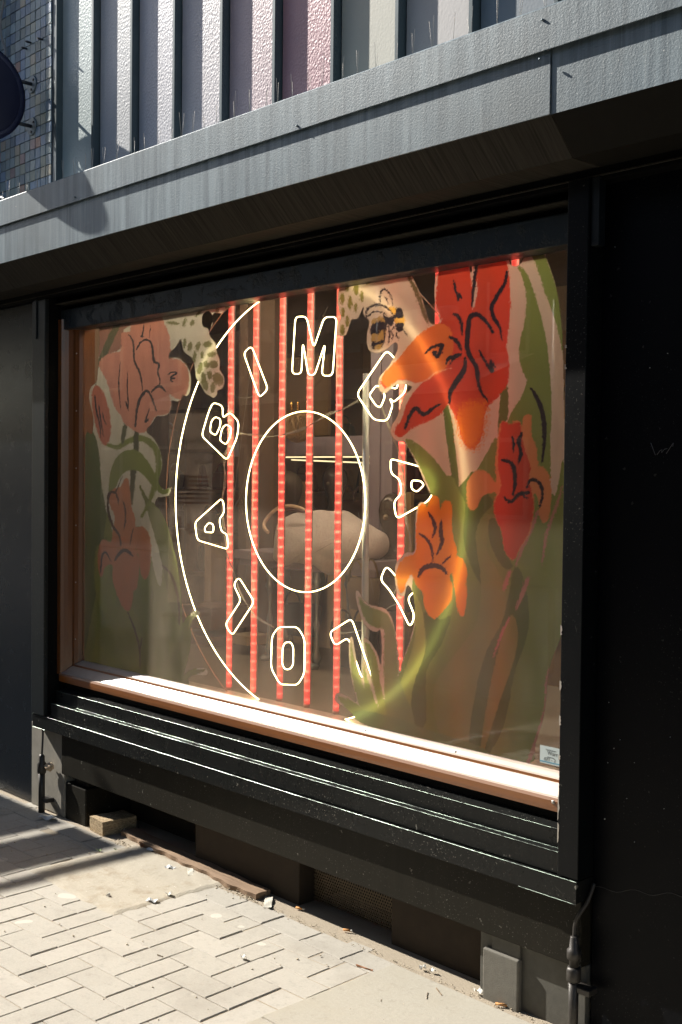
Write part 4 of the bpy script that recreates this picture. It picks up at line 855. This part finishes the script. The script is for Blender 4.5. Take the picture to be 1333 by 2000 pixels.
for j, z in enumerate(zs[:4]):
    x = -10.4; n = 0
    while x < -4.6:
        w = gr_.uniform(.2, .32); h = gr_.uniform(.14, .24); nm, cc = gr_.choice(colsb)
        t = thing('handbag', (x, 3.35, z + .03), f'{nm} handbag, {ordn[n]} from left on {lv[j]} back shelf', 'handbag', 'bags on the back shelves')
        mt = simple('bag ' + nm + str(j) + str(n), cc, .6, .3, 30, .4)
        b = bmesh.new(); bmesh.ops.create_cube(b, size=1); 
        for v in b.verts: v.co = (x + v.co.x * w * (1 if v.co.z < 0 else .8), 3.37 + v.co.y * .12 * (1 if v.co.z < 0 else .5), z + .03 + (v.co.z + .5) * h)
        bmesh.ops.bevel(b, geom=b.edges[:], offset=.02, segments=3, affect='EDGES'); mb = MB(); mb.merge(b); mb.build('body', mt, t)
        hp = [(x + w * .28 * math.cos(a), 3.37, z + .03 + h * .95 + .07 * math.sin(a)) for a in np.linspace(0, math.pi, 12)]
        MB().tube(hp, .006, 6).build('handle', mt, t); x += w + gr_.uniform(.06, .2); n += 1
# cross beam, linear lamps
o = panel('cross_beam', 452, 748, 858, 888, 1.3, 'lilac', .04); tag(o, 'horizontal lilac grey beam crossing behind the neon ring', 'beam')
M['warm'] = emis('warm light strip', (1, .76, .42), 1.1)
for k, (a, b) in enumerate((((528, 893), (740, 892)), ((570, 898), (742, 905)))):
    p, q_ = P(*a, 1.5), P(*b, 1.5)
    o = MB().tube([p, q_], .004, 8).build('light_strip', 'warm'); tag(o, ('upper' if k == 0 else 'lower') + ' thin warm light strip under the lilac beam', 'light strip', 'warm light strips')
M['fill_glow'] = emis('warm fill lamp', (1, .66, .38), 1500)  # added fill lamps that brighten the shop interior
for k, x in enumerate((-9.2, -7.6, -6.0, -4.4)):
    t = thing('fill_lamp', (x, 2.3, 2.86), ['far left', 'second', 'third', 'nearest'][k] + ' round warm fill lamp added to light the shop', 'fill lamp', 'lamps added to light the shop')
    MB().lathe([(.0, 2.865), (.13, 2.865), (.13, 2.84), (0, 2.84)], (x, 2.3, 0), 24).build('diffuser', 'fill_glow', t)
    MB().lathe([(.131, 2.87), (.15, 2.87), (.15, 2.835), (.131, 2.835)], (x, 2.3, 0), 24).build('housing', 'dkwood', t)
M['batten'] = emis('warm fill light', (1, .74, .48), 20)  # added lamp that lights the display and the decal backs
t = thing('fill_batten', (-3.4, .5, 2.75), 'long warm fill batten added above the window display to light it', 'fill batten')
MB().box(-5.3, -1.8, .45, .53, 2.74, 2.76).build('diffuser', 'batten', t); MB().box(-4.92, -1.78, .44, .54, 2.7605, 2.80).build('housing', 'cable', t)
M['spot'] = emis('fill spot lens', (1, .80, .62), 150)  # spots added to brighten the table and its goods
for k, (x, y) in enumerate(((-4.35, .62), (-3.75, .66), (-3.1, .9), (-5.6, 1.2))):
    t = thing('fill_spot', (x, y, 2.7), ['first', 'second', 'third', 'rear left'][k] + ' warm fill spotlight added to light the window display', 'fill spotlight', 'spot lamps added over the display')
    MB().lathe([(0, 2.70), (.04, 2.70), (.04, 2.705), (0, 2.705)], (x, y, 0), 16).build('lens', 'spot', t); MB().lathe([(.042, 2.69), (.05, 2.69), (.05, 2.82), (0, 2.82), (0, 2.708), (.042, 2.708)], (x, y, 0), 16).build('housing', 'cable', t)
# table with turned legs
YT = .80
tb = thing('console_table', (-3.9, YT, .712), 'low lilac grey table on silver turned legs behind the neon ring', 'table')
zt = P(600, 1085, YT)[2]; xa, xb = P(455, 1085, YT)[0], P(736, 1100, YT)[0]
MB().box(xa, xb, YT, YT + .45, zt - .045, zt, .004).build('table_top', 'lilac', tb)
MB().box(xa + .03, xb - .03, YT + .02, YT + .43, zt - .075, zt - .046, .002).build('apron', 'lilac', tb)
H_ = zt - .075 - .712
for px_, yy in ((527, YT + .05), (619, YT + .05), (717, YT + .05), (560, YT + .40), (680, YT + .40)):
    x = P(px_, 1200, yy)[0]; pr = []
    for k in range(41):
        t_ = k / 40; r = .010 + .004 * math.sin(t_ * 9) + (.010 * math.exp(-((t_ - .12) / .04) ** 2)) + .009 * math.exp(-((t_ - .80) / .03) ** 2) + .006 * math.exp(-((t_ - .9) / .02) ** 2) + .007 * math.exp(-((t_ - .45) / .05) ** 2)
        pr.append((r, .712 + t_ * H_))
    lg = MB().lathe(pr, (x, yy, 0), 14).build('leg', 'silver', tb)
    MB().blob((x, yy - .02, .727), (.022, .04, .016), 2, .1, px_).build('foot', 'silver', lg)
# knitted bag
q = N('white crochet'); w2 = q.n('TexWave', wave_type='BANDS', bands_direction='Z', i_Scale=24.0, i_Distortion=1.2, i_Detail=1.0).outputs['Fac']; w1 = q.noise(170, 2, .5); hh_ = q.math('MULTIPLY', q.step(w1, .38, .55), q.step(w2, .0, .5))
c = q.mix(q.math('MULTIPLY', q.step(w2, .0, .6), q.math('ADD', .75, q.math('MULTIPLY', q.step(w1, .4, .5), .25))), (.50, .40, .41), (.95, .87, .88))
M['knit'] = q.fin(q.prin(c, .9, q.bump(hh_, .9, .006), Sheen_Weight=.3))
kb = thing('crochet_bag', P(610, 1100, YT + .12), 'large white crochet bag lying on the lilac grey table', 'crochet bag')
def knit():
    YB = YT - .03
    prof = [(516, 1098), (516, 1070), (520, 1035), (530, 1012), (555, 1003), (595, 998), (640, 1000), (672, 1022), (705, 1038), (717, 1056), (717, 1076), (706, 1090), (680, 1100), (660, 1108), (640, 1122), (625, 1124), (600, 1110), (575, 1104), (540, 1106)]
    pp_ = [P(x, y, YB) for x, y in prof]; cx_ = sum(p[0] for p in pp_) / len(pp_); cz_ = sum(p[2] for p in pp_) / len(pp_)
    mb = MB(); sm_ = smooth_poly([(p[0], p[2]) for p in pp_], 5); n = len(sm_); rings = []
    for t_ in np.linspace(-1, 1, 15):
        sc_ = math.sqrt(max(0, 1 - abs(t_) ** 2.6)) * .97 + .03
        rings.append([mb.bm.verts.new((cx_ + (x - cx_) * sc_ + .05 * t_ * 0, YB + .10 + .13 * t_, cz_ + (z - cz_) * sc_ + .004 * math.sin(40 * x + 3 * t_))) for x, z in sm_])
    for a, b in zip(rings, rings[1:]):
        for k in range(n): mb.bm.faces.new((a[k], a[(k + 1) % n], b[(k + 1) % n], b[k])).smooth = True
    mb.bm.faces.new(rings[0]); mb.bm.faces.new(rings[-1][::-1]); mb.build('body', 'knit', kb)
knit()
pts = smooth_poly([P(524, 1040, YT - .04), P(516, 1028, YT - .03), P(522, 1012, YT), P(545, 992, YT + .02), P(575, 989, YT + .03), P(598, 998, YT + .03)], 5, False)
MB().tube(pts, .009, 8).build('handle', simple('pale leather', (.5, .36, .26), .6), kb)
pts = smooth_poly([P(552, 1003, YT - .04), P(570, 996, YT - .05), P(596, 1000, YT - .05)], 4, False)
MB().tube(pts, .005, 8).build('strap', simple('dark leather strap', (.08, .03, .03), .5), kb)
# mannequin heads and baskets
M['mann'] = simple('glossy mannequin', (.22, .18, .14), .25, .1, 6)
for px_, py_, Y, r, lab in ((565, 958, 1.6, .075, 'pale bald mannequin bust standing behind the crochet bag'), (655, 945, 2.0, .075, 'dim mannequin bust behind the right part of the inner neon ring'), (768, 1010, 1.0, .062, 'dark mannequin bust right of the unlit tube')):
    c = P(px_, py_, Y); t = thing('mannequin_bust', (c[0], Y, c[2] - .4), lab, 'mannequin')
    rings = [(.0, -.42), (.10, -.42), (.155, -.36), (.165, -.28), (.12, -.19), (.052, -.155), (.042, -.12), (.046, -.085), (r * .72, -.06), (r * .9, -.02), (r, .03), (r * .86, .07), (r * .5, .1), (.0, .112)]
    mb = MB(); b = MB(); b.lathe(rings, (0, 0, 0), 24)
    for v in b.bm.verts:
        if v.co.z < -.15: v.co.x *= 1.25; v.co.y *= .62
        else: v.co.y *= 1.12
        v.co += Vector(c)
    b.build('body', 'mann' if lab[0] != 'd' else simple('dark mannequin', (.07, .055, .05), .25), t)
    MB().blob((c[0] + r * .3, c[1] - r * 1.05, c[2]), (.010, .016, .014), 2).build('nose', 'mann', t)
def weave(name, col):
    q = N(name); a = q.n('TexWave', bands_direction='Z', i_Scale=60.0, i_Distortion=1.0).outputs['Fac']; b = q.n('TexWave', bands_direction='X', i_Scale=60.0, i_Distortion=1.0).outputs['Fac']
    h = q.math('MULTIPLY', a, b); return q.fin(q.prin(q.mix(h, tuple(v * .25 for v in col), col), .6, q.bump(h, .9, .004)))
def basket(px_, py_, Y, w, h, col, lab):
    c = P(px_, py_, Y); t = thing('woven_basket', c, lab, 'basket'); mt = weave('weave ' + lab[:12], col)
    mb = MB(); mb.lathe([(0, 0), (w * .8, 0), (w, h * .5), (w * .95, h), (w * .88, h), (w * .9, h * .5), (w * .7, .012), (0, .012)], c, 24)
    for v in mb.bm.verts: v.co.y = c[1] + (v.co.y - c[1]) * .6
    mb.build('body', mt, t)
    for s in (-1, 1):
        hp = [(c[0] + w * .5 * math.cos(a), c[1] + s * w * .5, c[2] + h * .9 + .09 * math.sin(a)) for a in np.linspace(0, math.pi, 14)]
        MB().tube(hp, .005, 6).build('handle', mt, t)
basket(692, 1012, 1.7, .10, .10, (.26, .10, .07), 'small reddish brown woven basket with two handles behind the ring')
basket(710, 1190, .62, .085, .13, (.45, .32, .18), 'straw basket on the display floor beside the unlit tube')
basket(590, 1240, 1.25, .13, .16, (.10, .085, .07), 'dark woven basket on the display floor below the table')
basket(690, 1300, 1.05, .14, .2, (.07, .06, .05), 'large black basket below the table at right')
basket(555, 1300, 1.28, .07, .1, (.42, .27, .08), 'small golden basket below the table')
# wicker pendant with gilt spikes
c = P(582, 835, 1.15); wl_ = thing('wicker_ornament', c, 'golden wicker ornament with upright gilt tips behind the top of the inner ring', 'ornament')
mb = MB(); rw_ = random.Random(4)
for k in range(46):
    a0 = rw_.uniform(0, 6.28); tl = rw_.uniform(-.9, .9); R0 = .085
    u = Vector((math.cos(a0), math.sin(a0), tl)).normalized(); v = u.cross(Vector((0, 0, 1))).normalized(); w_ = u.cross(v)
    mb.tube([(c[0] + 1.25 * R0 * (v.x * math.cos(t) + w_.x * math.sin(t)), c[1] + .6 * R0 * (v.y * math.cos(t) + w_.y * math.sin(t)), c[2] + R0 * (v.z * math.cos(t) + w_.z * math.sin(t)) * .9) for t in np.linspace(0, 6.28, 25)[:-1]], .0014, 4, True)
mb.build('wicker_ball', simple('golden wicker', (.30, .18, .07), .4), wl_)
for dx in (-.05, 0, .07): MB().lathe([(.008, .07), (.009, .12), (.004, .135), (0, .137)], (c[0] + dx, c[1], c[2]), 10).build('gilt_tip', simple('gilt', (.6, .35, .10), .25, Metallic=.9), wl_)
# low crates seen at the bottom left and papers
cr = thing('oak_cabinet', (-5.0, 1.3, .712), 'oak display cabinet with pale drawers at the lower left inside the window', 'cabinet')
for j, (py0, py1) in enumerate(((1180, 1232), (1236, 1282), (1286, 1330))):
    a, b = P(355, py0, .9), P(415, py1, .9)
    panel('drawer', 356, 412, py0, py1, .9, simple('brown drawer ' + str(j), (.20, .13, .10), .6), .4, cr)
o = panel('gift_box', 448, 482, 1238, 1262, .85, simple('cream gift box', (.48, .40, .30), .6), .15); tag(o, 'cream gift box on the display floor between the two left LED tubes', 'box')
o = panel('tan_plinth', 440, 500, 1262, 1306, 1.0, simple('tan cardboard', (.38, .27, .16), .8), .3); tag(o, 'tan display plinth on the shop floor at lower left of the sign', 'plinth')
o = panel('oak_plinth', 745, 800, 1180, 1245, 1.2, 'inwood', .3); tag(o, 'oak display plinth low down behind the letter Y', 'plinth')
# hanging fine wires behind the glass
wr = thing('hanging_wires', (-3.5, .3, 2.3), 'bundle of fine transparent wires slanting behind the neon letters', 'wires')
for a, b in (((640, 600), (455, 1000)), ((628, 610), (470, 960)), ((500, 640), (430, 1180)), ((560, 1110), (650, 1060)), ((700, 1000), (730, 1160))):
    MB().tube([P(*a, .30), P(*b, .28)], .0007, 4).build('wire', 'cable', wr)

# ================================================================ THINGS ON THE PAVEMENT
# wooden edging board and block
ed = MB(); a, b = G(236, 1632), G(497, 1758)
ang = math.atan2(b[1] - a[1], b[0] - a[0]); ln = math.hypot(b[0] - a[0], b[1] - a[1])
bb = bmesh.new(); bmesh.ops.create_grid(bb, x_segments=60, y_segments=4, size=.5); rr = random.Random(8)
for v in bb.verts:
    x, y = (v.co.x + .5) * ln, v.co.y; wv = .006 * math.sin(x * 21) + .004 * math.sin(x * 57)
    yy = (y + .5) * .075 + (wv if y < -.4 else 0); zz = .021 + .0015 * math.sin(x * 33) - (.004 if y < -.4 else 0)
    v.co = (a[0] + x * math.cos(ang) - yy * math.sin(ang), a[1] + x * math.sin(ang) + yy * math.cos(ang), zz)
ex = bmesh.ops.extrude_face_region(bb, geom=bb.faces[:]); 
for g_ in ex['geom']:
    if isinstance(g_, bmesh.types.BMVert): g_.co.z = -.002
ed.merge(bb); q = N('rotten timber'); g_ = q.noise(9, 8, .75, sc=(.8, 9, 9)); c = q.mix(g_, (.10, .06, .035), (.40, .27, .17))
o = ed.build('timber_edging', q.fin(q.prin(c, .9, q.bump(g_, .9, .004)))); tag(o, 'rotten brown timber strip lying along the foot of the plinth', 'timber strip')
c = G(231, 1622)
wb = MB(); b_ = bmesh.new(); bmesh.ops.create_cube(b_, size=1); bmesh.ops.subdivide_edges(b_, edges=b_.edges[:], cuts=5, use_grid_fill=True)
for v in b_.verts: v.co = Vector((v.co.x * .125, v.co.y * .17, v.co.z * .062)) + Vector((rr.uniform(-1, 1), rr.uniform(-1, 1), rr.uniform(-1, 1))) * .0012
wb.merge(b_, Matrix.Translation((c[0] - .03, .07, .029)) @ Matrix.Rotation(-.08, 4, 'Z'))
q = N('chipboard'); g_ = q.n('TexVoronoi', i_Vector=q.mapping((1, 1, 2.5)), i_Scale=130.0).outputs['Color']; c_ = q.mix(q.n('SeparateColor', i_0=g_).outputs[0], (.24, .16, .08), (.52, .40, .24))
o = wb.build('wood_block', q.fin(q.prin(c_, .85, q.bump(q.noise(120, 3), .7, .002)))); tag(o, 'square chipboard offcut lying in the shade beside the stone block', 'wood block')
# litter
def litter(name, px_, py_, kind, rz, label, size=1.0):
    c = G(px_, py_); mb = MB()
    if kind == 'butt':
        L_ = .028 * size; t = thing(name, (c[0], c[1], 0), label, 'cigarette butt', 'litter on the pavement'); dx, dy = math.cos(rz) * L_ / 2, math.sin(rz) * L_ / 2
        MB().tube([(c[0] - dx, c[1] - dy, .0055), (c[0] + dx, c[1] + dy, .005)], .0040, 10).build('filter', simple('orange filter paper', (.62, .30, .10), .8), t)
        MB().tube([(c[0] + dx, c[1] + dy, .005), (c[0] + 1.5 * dx, c[1] + 1.5 * dy, .005)], .0038, 10).build('white_end', simple('ash white paper', (.6, .58, .52), .9), t); return
    b = bmesh.new(); bmesh.ops.create_grid(b, x_segments=6, y_segments=4, size=.5); r_ = random.Random(px_)
    w, h = {'paper': (.05, .028), 'chip': (.018, .013), 'leaf': (.028, .016), 'stick': (.075, .003), 'strip': (.11, .03)}[kind]
    ph = r_.uniform(0, 6)
    for v in b.verts:
        x, y = v.co.x, v.co.y; k = 1 - (abs(x) * 1.7) ** 2 * .8 if kind in ('leaf', 'chip') else 1
        v.co = (x * w * size + r_.uniform(-.001, .001), y * h * size * k + r_.uniform(-.0008, .0008), .004 + .004 * size * (1 + math.sin(ph + x * 7 + y * 4)) * (.4 if kind in ('stick', 'strip') else 1))
    e_ = bmesh.ops.extrude_face_region(b, geom=b.faces[:])
    for g in e_['geom']:
        if isinstance(g, bmesh.types.BMVert): g.co.z -= .001 if kind != 'stick' else .003
    mb.merge(b, Matrix.Translation((c[0], c[1], 0)) @ Matrix.Rotation(rz, 4, 'Z'))
    col = {'paper': (.62, .63, .62), 'chip': (.70, .68, .62), 'leaf': (.20, .26, .12), 'stick': (.20, .14, .08), 'strip': (.55, .52, .44)}[kind]
    if 'blue' in label: col = (.55, .60, .70)
    if 'brown' in label: col = (.36, .17, .08)
    o = mb.build(name, simple('litter ' + str(px_), col, .8, .15, 60)); tag(o, label, {'paper': 'paper scrap', 'chip': 'debris', 'leaf': 'leaf', 'stick': 'twig', 'strip': 'strip'}[kind], 'litter on the pavement')
litter('paper_scrap', 93, 1601, 'paper', .3, 'bluish white paper scrap at the foot of the left pipe', 1.6)
litter('dry_leaf', 280, 1653, 'leaf', -.8, 'curled brown dry leaf beside the timber strip', 2.2)
litter('paper_scrap', 298, 1662, 'paper', 1.0, 'green and white crumpled wrapper by the timber strip', 1.0)
litter('paper_scrap', 332, 1697, 'paper', .2, 'white wrapper on the concrete patch near the timber strip', .9)
litter('cigarette_butt', 462, 1712, 'butt', .2, 'cigarette butt in the shade left of the grille') if False else None
litter('cigarette_butt', 585, 1777, 'butt', .35, 'orange cigarette butt in the shade left of the perforated grille')
litter('cigarette_butt', 678, 1820, 'butt', .5, 'orange cigarette butt in the shade below the perforated grille')
litter('cigarette_butt', 980, 1966, 'butt', .55, 'orange cigarette butt in front of the small grey stone block', 1.3)
litter('cardboard_strip', 524, 1765, 'strip', -.75, 'pale cardboard strip poking out of the timber end', 1.0)
litter('white_stub', 212, 1753, 'chip', -.4, 'small white stub at the corner of the concrete patch', 1.3)
litter('dark_stub', 205, 1751, 'stick', .6, 'short dark stub on the concrete patch', .25)
litter('dark_stub', 252, 1751, 'stick', -.5, 'short dark stub right of the small white stub', .25)
litter('paint_flake', 297, 1762, 'paper', .3, 'white paint flakes along the lower edge of the concrete patch', .9)
litter('paint_flake', 330, 1751, 'chip', .3, 'white flake above the corner of the herringbone bricks', 1.6)
litter('green_leaf', 372, 1705, 'strip', -.6, 'flat grey sliver on the border course', .8)
litter('dry_leaf', 194, 1664, 'leaf', .3, 'small green leaf at the edge of the large shadow', 1.0)
litter('dry_leaf', 225, 1661, 'leaf', .0, 'tiny dark leaf left of the bar shadow', .6)
litter('paper_scrap', 475, 1874, 'chip', .2, 'white crumpled scrap on the bricks in the middle', 1.4)
litter('twig', 712, 1893, 'stick', .15, 'brown twig on the edge of the smooth slab', .9)
litter('twig', 835, 1948, 'stick', -.9, 'thin curved twig on the smooth slab', .6)
litter('twig', 858, 1940, 'stick', -.5, 'thin pale twig right of the curved twig', .7)
litter('twig', 745, 1957, 'stick', 2.2, 'short pale stick lying alone on the smooth slab', .2)
litter('twig', 313, 1869, 'stick', .2, 'short dark twig between the herringbone bricks', .35)
litter('paper_scrap', 826, 1894, 'chip', 1.2, 'bluish stone chip at the foot of the plinth near the grille', 1.3)
litter('paper_scrap', 846, 1900, 'chip', .5, 'white stone chip beside the bluish one', 1.2)
litter('paper_scrap', 935, 1942, 'chip', .5, 'white chip at the left corner of the grey stone block', 1.6)
litter('debris', 240, 1626 - 2, 'chip', .5, 'white chip below the chipboard offcut', 1.2)
litter('twig', 270, 1619, 'stick', -.7, 'thin twig in the shaded niche beside the chipboard', .7)
# dry grass tuft
gt = MB(); c = G(1052, 1978); rg = random.Random(12)
for k in range(60):
    a = rg.uniform(0, 6.28); r0 = rg.uniform(0, .035); x, y = c[0] + r0 * math.cos(a), c[1] + .012 + r0 * .4 * math.sin(a); a2 = rg.uniform(0, 6.28); l = rg.uniform(.02, .05)
    gt.tube([(x, y, 0), (x + .4 * l * math.cos(a2), y + .4 * l * math.sin(a2), l * .5), (x + l * math.cos(a2), y + l * .7 * math.sin(a2), l * rg.uniform(.1, .6))], [.0012, .001, .0004], 4)
o = gt.build('dry_grass', simple('straw', (.55, .42, .24), .8)); tag(o, 'dry straw tuft between the stone block and the right pipe', 'grass tuft')
# sandy grit along the wall foot
gb = MB(); rg = random.Random(31)
for k in range(520):
    t = rg.random(); 
    if t < .45: x, y = rg.uniform(-3.7, -1.9), rg.gauss(-.018, .012)
    elif t < .8: x, y = rg.uniform(-4.4, -3.4), rg.gauss(-.02, .02)
    else: x, y = rg.uniform(-5.2, -2.2), rg.uniform(-1.2, 0)
    r = rg.uniform(.0012, .0035) * (1.4 if t > .45 else 1); gb.blob((x, y, r * .5), (r, r * .8, r * .6), 1, .2, k)
o = gb.build('grit', simple('pale grit', (.45, .38, .27), .9, .4, 200)); tag(o, 'sandy grit scattered along the foot of the plinth', 'grit', kind='stuff')

# ================================================================ THE STREET BEHIND THE CAMERA
tag(MB().box(-60, 40, -11.5, -3.75, -.12, -.10).build('road', 'asphalt'), kind='structure')
tag(MB().box(-60, 40, -16, -11.5, -.12, .0).build('far_pavement', 'asphalt'), kind='structure')
M['brickw'] = simple('dark london brick', (.10, .065, .045), .9, .3, 12, .4); M['render'] = simple('pale render', (.40, .37, .32), .9, .15, 3)
M['winglass'] = simple('dark window glass', (.02, .025, .03), .08, .1, 3)
def house(x0, x1, h, mat, lab, dep=-14.0):
    t = thing('terraced_house', ((x0 + x1) / 2, dep, 0), lab, 'house'); MB().box(x0, x1, dep - 8, dep, 0, h, .03).build('wall', mat, t)
    MB().box(x0 - .1, x1 + .1, dep - 8, dep + .25, h, h + .25, .03).build('parapet', 'render', t)
    n = max(1, int((x1 - x0) / 2.2))
    for fl in range(int(h // 3)):
        for i in range(n):
            x = x0 + (i + .5) * (x1 - x0) / n; z = .9 + fl * 3
            w = MB().box(x - .5, x + .5, dep + .002, dep + .05, z, z + 1.5).build('window', 'render', t); MB().box(x - .42, x + .42, dep + .051, dep + .06, z + .08, z + 1.42).build('pane', 'winglass', w)
house(-15, -7, 9.2, 'brickw', 'dark brick house across the street facing the shop window')
house(-7, 1, 9.8, 'brickw', 'tall dark brick house across the street, opposite the camera')
house(1, 9, 9.2, 'brickw', 'dark brick house across the street at the right end')
house(-20.5, -15, 4.7, 'brickw', 'low brick house behind the street tree')
house(-60, -29, 3.4, 'brickw', 'low brick house far up the street')
house(-28.5, -20.5, 8.5, 'brickw', 'brick house left of the street tree across the road')
# street tree whose crown reflects in the glass
tr_ = thing('street_tree', (-18.5, -12.6, 0), 'leafy street tree across the road', 'tree')
pts = smooth_poly([(-18.5, -12.6, 0), (-18.45, -12.6, 1.5), (-18.6, -12.5, 3.2), (-18.5, -12.6, 5.6)], 4, False)
mb = MB(); mb.tube(pts, list(np.linspace(.17, .05, len(pts))), 10)
rt = random.Random(5)
for k in range(9):
    a = k * .7; z = 2.6 + k * .3; mb.tube([(-18.5, -12.6, z), (-18.5 + .8 * math.cos(a), -12.6 + .8 * math.sin(a), z + .7), (-18.5 + 1.7 * math.cos(a), -12.6 + 1.7 * math.sin(a), z + 1.3)], [.06, .035, .012], 6)
mb.build('trunk', simple('bark', (.12, .09, .07), .9), tr_)
def leaves(c, R0, n, seed):
    rg = np.random.default_rng(seed); cl = rg.normal(size=(70, 3)); cl /= np.linalg.norm(cl, axis=1)[:, None]; cl *= R0 * rg.uniform(.35, 1, (70, 1)); cl[:, 2] *= .8
    ctr = cl[rg.integers(0, 70, n)] + rg.normal(size=(n, 3)) * R0 * .13 + np.array(c); a = rg.normal(size=(n, 3)); a /= np.linalg.norm(a, axis=1)[:, None]; b = np.cross(a, rg.normal(size=(n, 3))); b /= np.linalg.norm(b, axis=1)[:, None]
    s = rg.uniform(.05, .1, (n, 1)); v = np.stack([ctr - a * s, ctr + b * s * .5, ctr + a * s, ctr - b * s * .5], 1).reshape(-1, 3)
    me = bpy.data.meshes.new('crown'); me.from_pydata(v.tolist(), [], [(4 * i, 4 * i + 1, 4 * i + 2, 4 * i + 3) for i in range(n)]); return me
me = leaves((-18.9, -12.6, 4.7), 1.5, 6000, 3); me.materials.append(simple('leaf green', (.06, .10, .03), .6)); o = bpy.data.objects.new('crown', me); C.objects.link(o); o.parent = tr_
# unseen canopy and bar shaped to cast the shadows on the left pavement
ps = thing('shadow_canopy', (-10.5, -2.4, 0), 'long dark canopy shaped to cast the pavement shadows, outside the picture', 'canopy')
hC = 3.2; k_ = hC / 3.1; ex = lambda gx: gx - 4.3 * k_; ey = lambda gy: gy - k_
M['added_canvas'] = simple('dark shade cloth', (.05, .05, .06), .9)
MB().box(ex(-4.70), ex(-4.335), ey(-3.0), ey(-.05), hC, hC + .03, .005).build('shadow_panel', 'added_canvas', ps)
MB().box(ex(-20), ex(-4.79), ey(-3.8), ey(-.05), hC, hC + .03, .005).build('shadow_panel', 'added_canvas', ps)  # lengthened to darken the ground mirrored in the glass
MB().box(ex(-4.24), ex(-4.17), ey(-1.8), ey(.06), hC, hC + .04, .003).build('shadow_bar', 'arm', ps)
for y in (ey(-1.7), ey(-1.0)): MB().box(ex(-7.3), ex(-4.18), y, y + .02, hC + .035, hC + .06).build('rib', 'arm', ps)
MB().tube([(-10.6, -2.4, -.1), (-10.6, -2.4, hC)], .035, 14).build('pole', 'arm', ps)
MB().lathe([(0, -.1), (.35, -.1), (.33, .0), (.06, .03), (0, .03)], (-10.6, -2.4, 0), 24).build('base', 'stone', ps)
# banner with flags whose reflection shows in the left of the glass
fbn = thing('flag_banner', (-11.1, -5.0, -.1), 'pull-up banner with merchandise lettering and printed flags standing by the kerb', 'banner')
fbn.rotation_euler = (0, 0, R_(-55))
q = N('thin cream banner cloth'); d = q.n('BsdfDiffuse', i_Color=(.7, .6, .52)); t_ = q.n('BsdfTranslucent', i_Color=(.8, .68, .58)); mx = q.n('MixShader', i_0=.6); q.set(mx.inputs[1], d); q.set(mx.inputs[2], t_); M['fabric'] = q.fin(mx)
def banner():
    w, x, y = .50, -11.1, -5.0
    MB().box(x - w / 2, x + w / 2, y - .001, y, .15, 2.35).build('sheet', 'fabric', fbn)
    yy = y + .002
    r = simple('flag red', (.5, .05, .04), .8); b = simple('flag blue', (.04, .05, .15), .8); wt = simple('flag white', (.7, .66, .6), .8, .05)
    mb = MB()
    for k in range(7): mb.box(x - .2, x + .22, yy, yy + .002, 1.30 + k * .05, 1.325 + k * .05)
    mb.build('flag_stripes', r, fbn); MB().box(x - .2, x - .02, yy + .0025, yy + .004, 1.45, 1.63).build('flag_canton', b, fbn)
    mb = MB(); mb.box(x - .2, x - .1, yy, yy + .002, .85, 1.15); mb.box(x + .12, x + .22, yy, yy + .002, .85, 1.15)
    lf = [(0, .12), (.02, .06), (.06, .08), (.05, .02), (.08, .0), (.03, -.05), (0, -.09), (-.03, -.05), (-.08, 0), (-.05, .02), (-.06, .08), (-.02, .06)]
    mb.poly([(x + .01 + a * .8, yy, 1.0 + c_) for a, c_ in lf], (0, .002, 0)); mb.build('leaf_flag', r, fbn)
    di = simple('banner print', (.05, .04, .04), .8)
    for s_, z in (('Southwark', 2.0), ('merchandise', 1.88), ('inside', 1.76)):
        o = text('lettering', s_, 0, 0, .10, None, di, 0); o.data.transform(Matrix.Rotation(math.pi, 4, 'Z')); o.data.transform(Matrix.Translation((x + .28, yy + .003, z)))
        o.data.transform(Matrix.Translation(-fbn.location)); o.parent = fbn
    MB().box(x - .33, x + .33, y - .06, y + .06, -.01, .05, .02).build('base', 'kerb', fbn)
banner()

# unseen canopy added to shade the pavement and darken the facade at right
mc = thing('shade_canopy', (-3.7, -3.4, 0), 'flat dark canopy added unseen behind the camera to shade the right', 'canopy')
MB().box(-6.1, -1.2, -5.2, -1.85, 3.2, 3.24, .01).build('shade_sheet', 'added_canvas', mc)
MB().box(-6.1, -1.2, -5.22, -5.2, 3.0, 3.24, .005).build('added_valance', 'added_canvas', mc)
for x in (-6.0, -1.3):
    for y in (-5.1, -3.0): MB().tube([(x, y, -.1), (x, y, 3.2)], .03, 10).build('pole', 'arm', mc)

aw = thing('streak_awning', (-17, -13.0, 3.2), 'white awning added across the street to reflect as a bright streak', 'awning')  # added so the glass mirrors a bright streak
MB().poly([(-23, -13.9, 3.9), (-13, -13.9, 3.9), (-13, -12.4, 3.35), (-23, -12.4, 3.35)], (0, 0, .004)).build('added_canvas', 'fabric', aw)
MB().box(-23, -13, -12.4, -12.39, 3.15, 3.36).build('added_valance', 'fabric', aw)
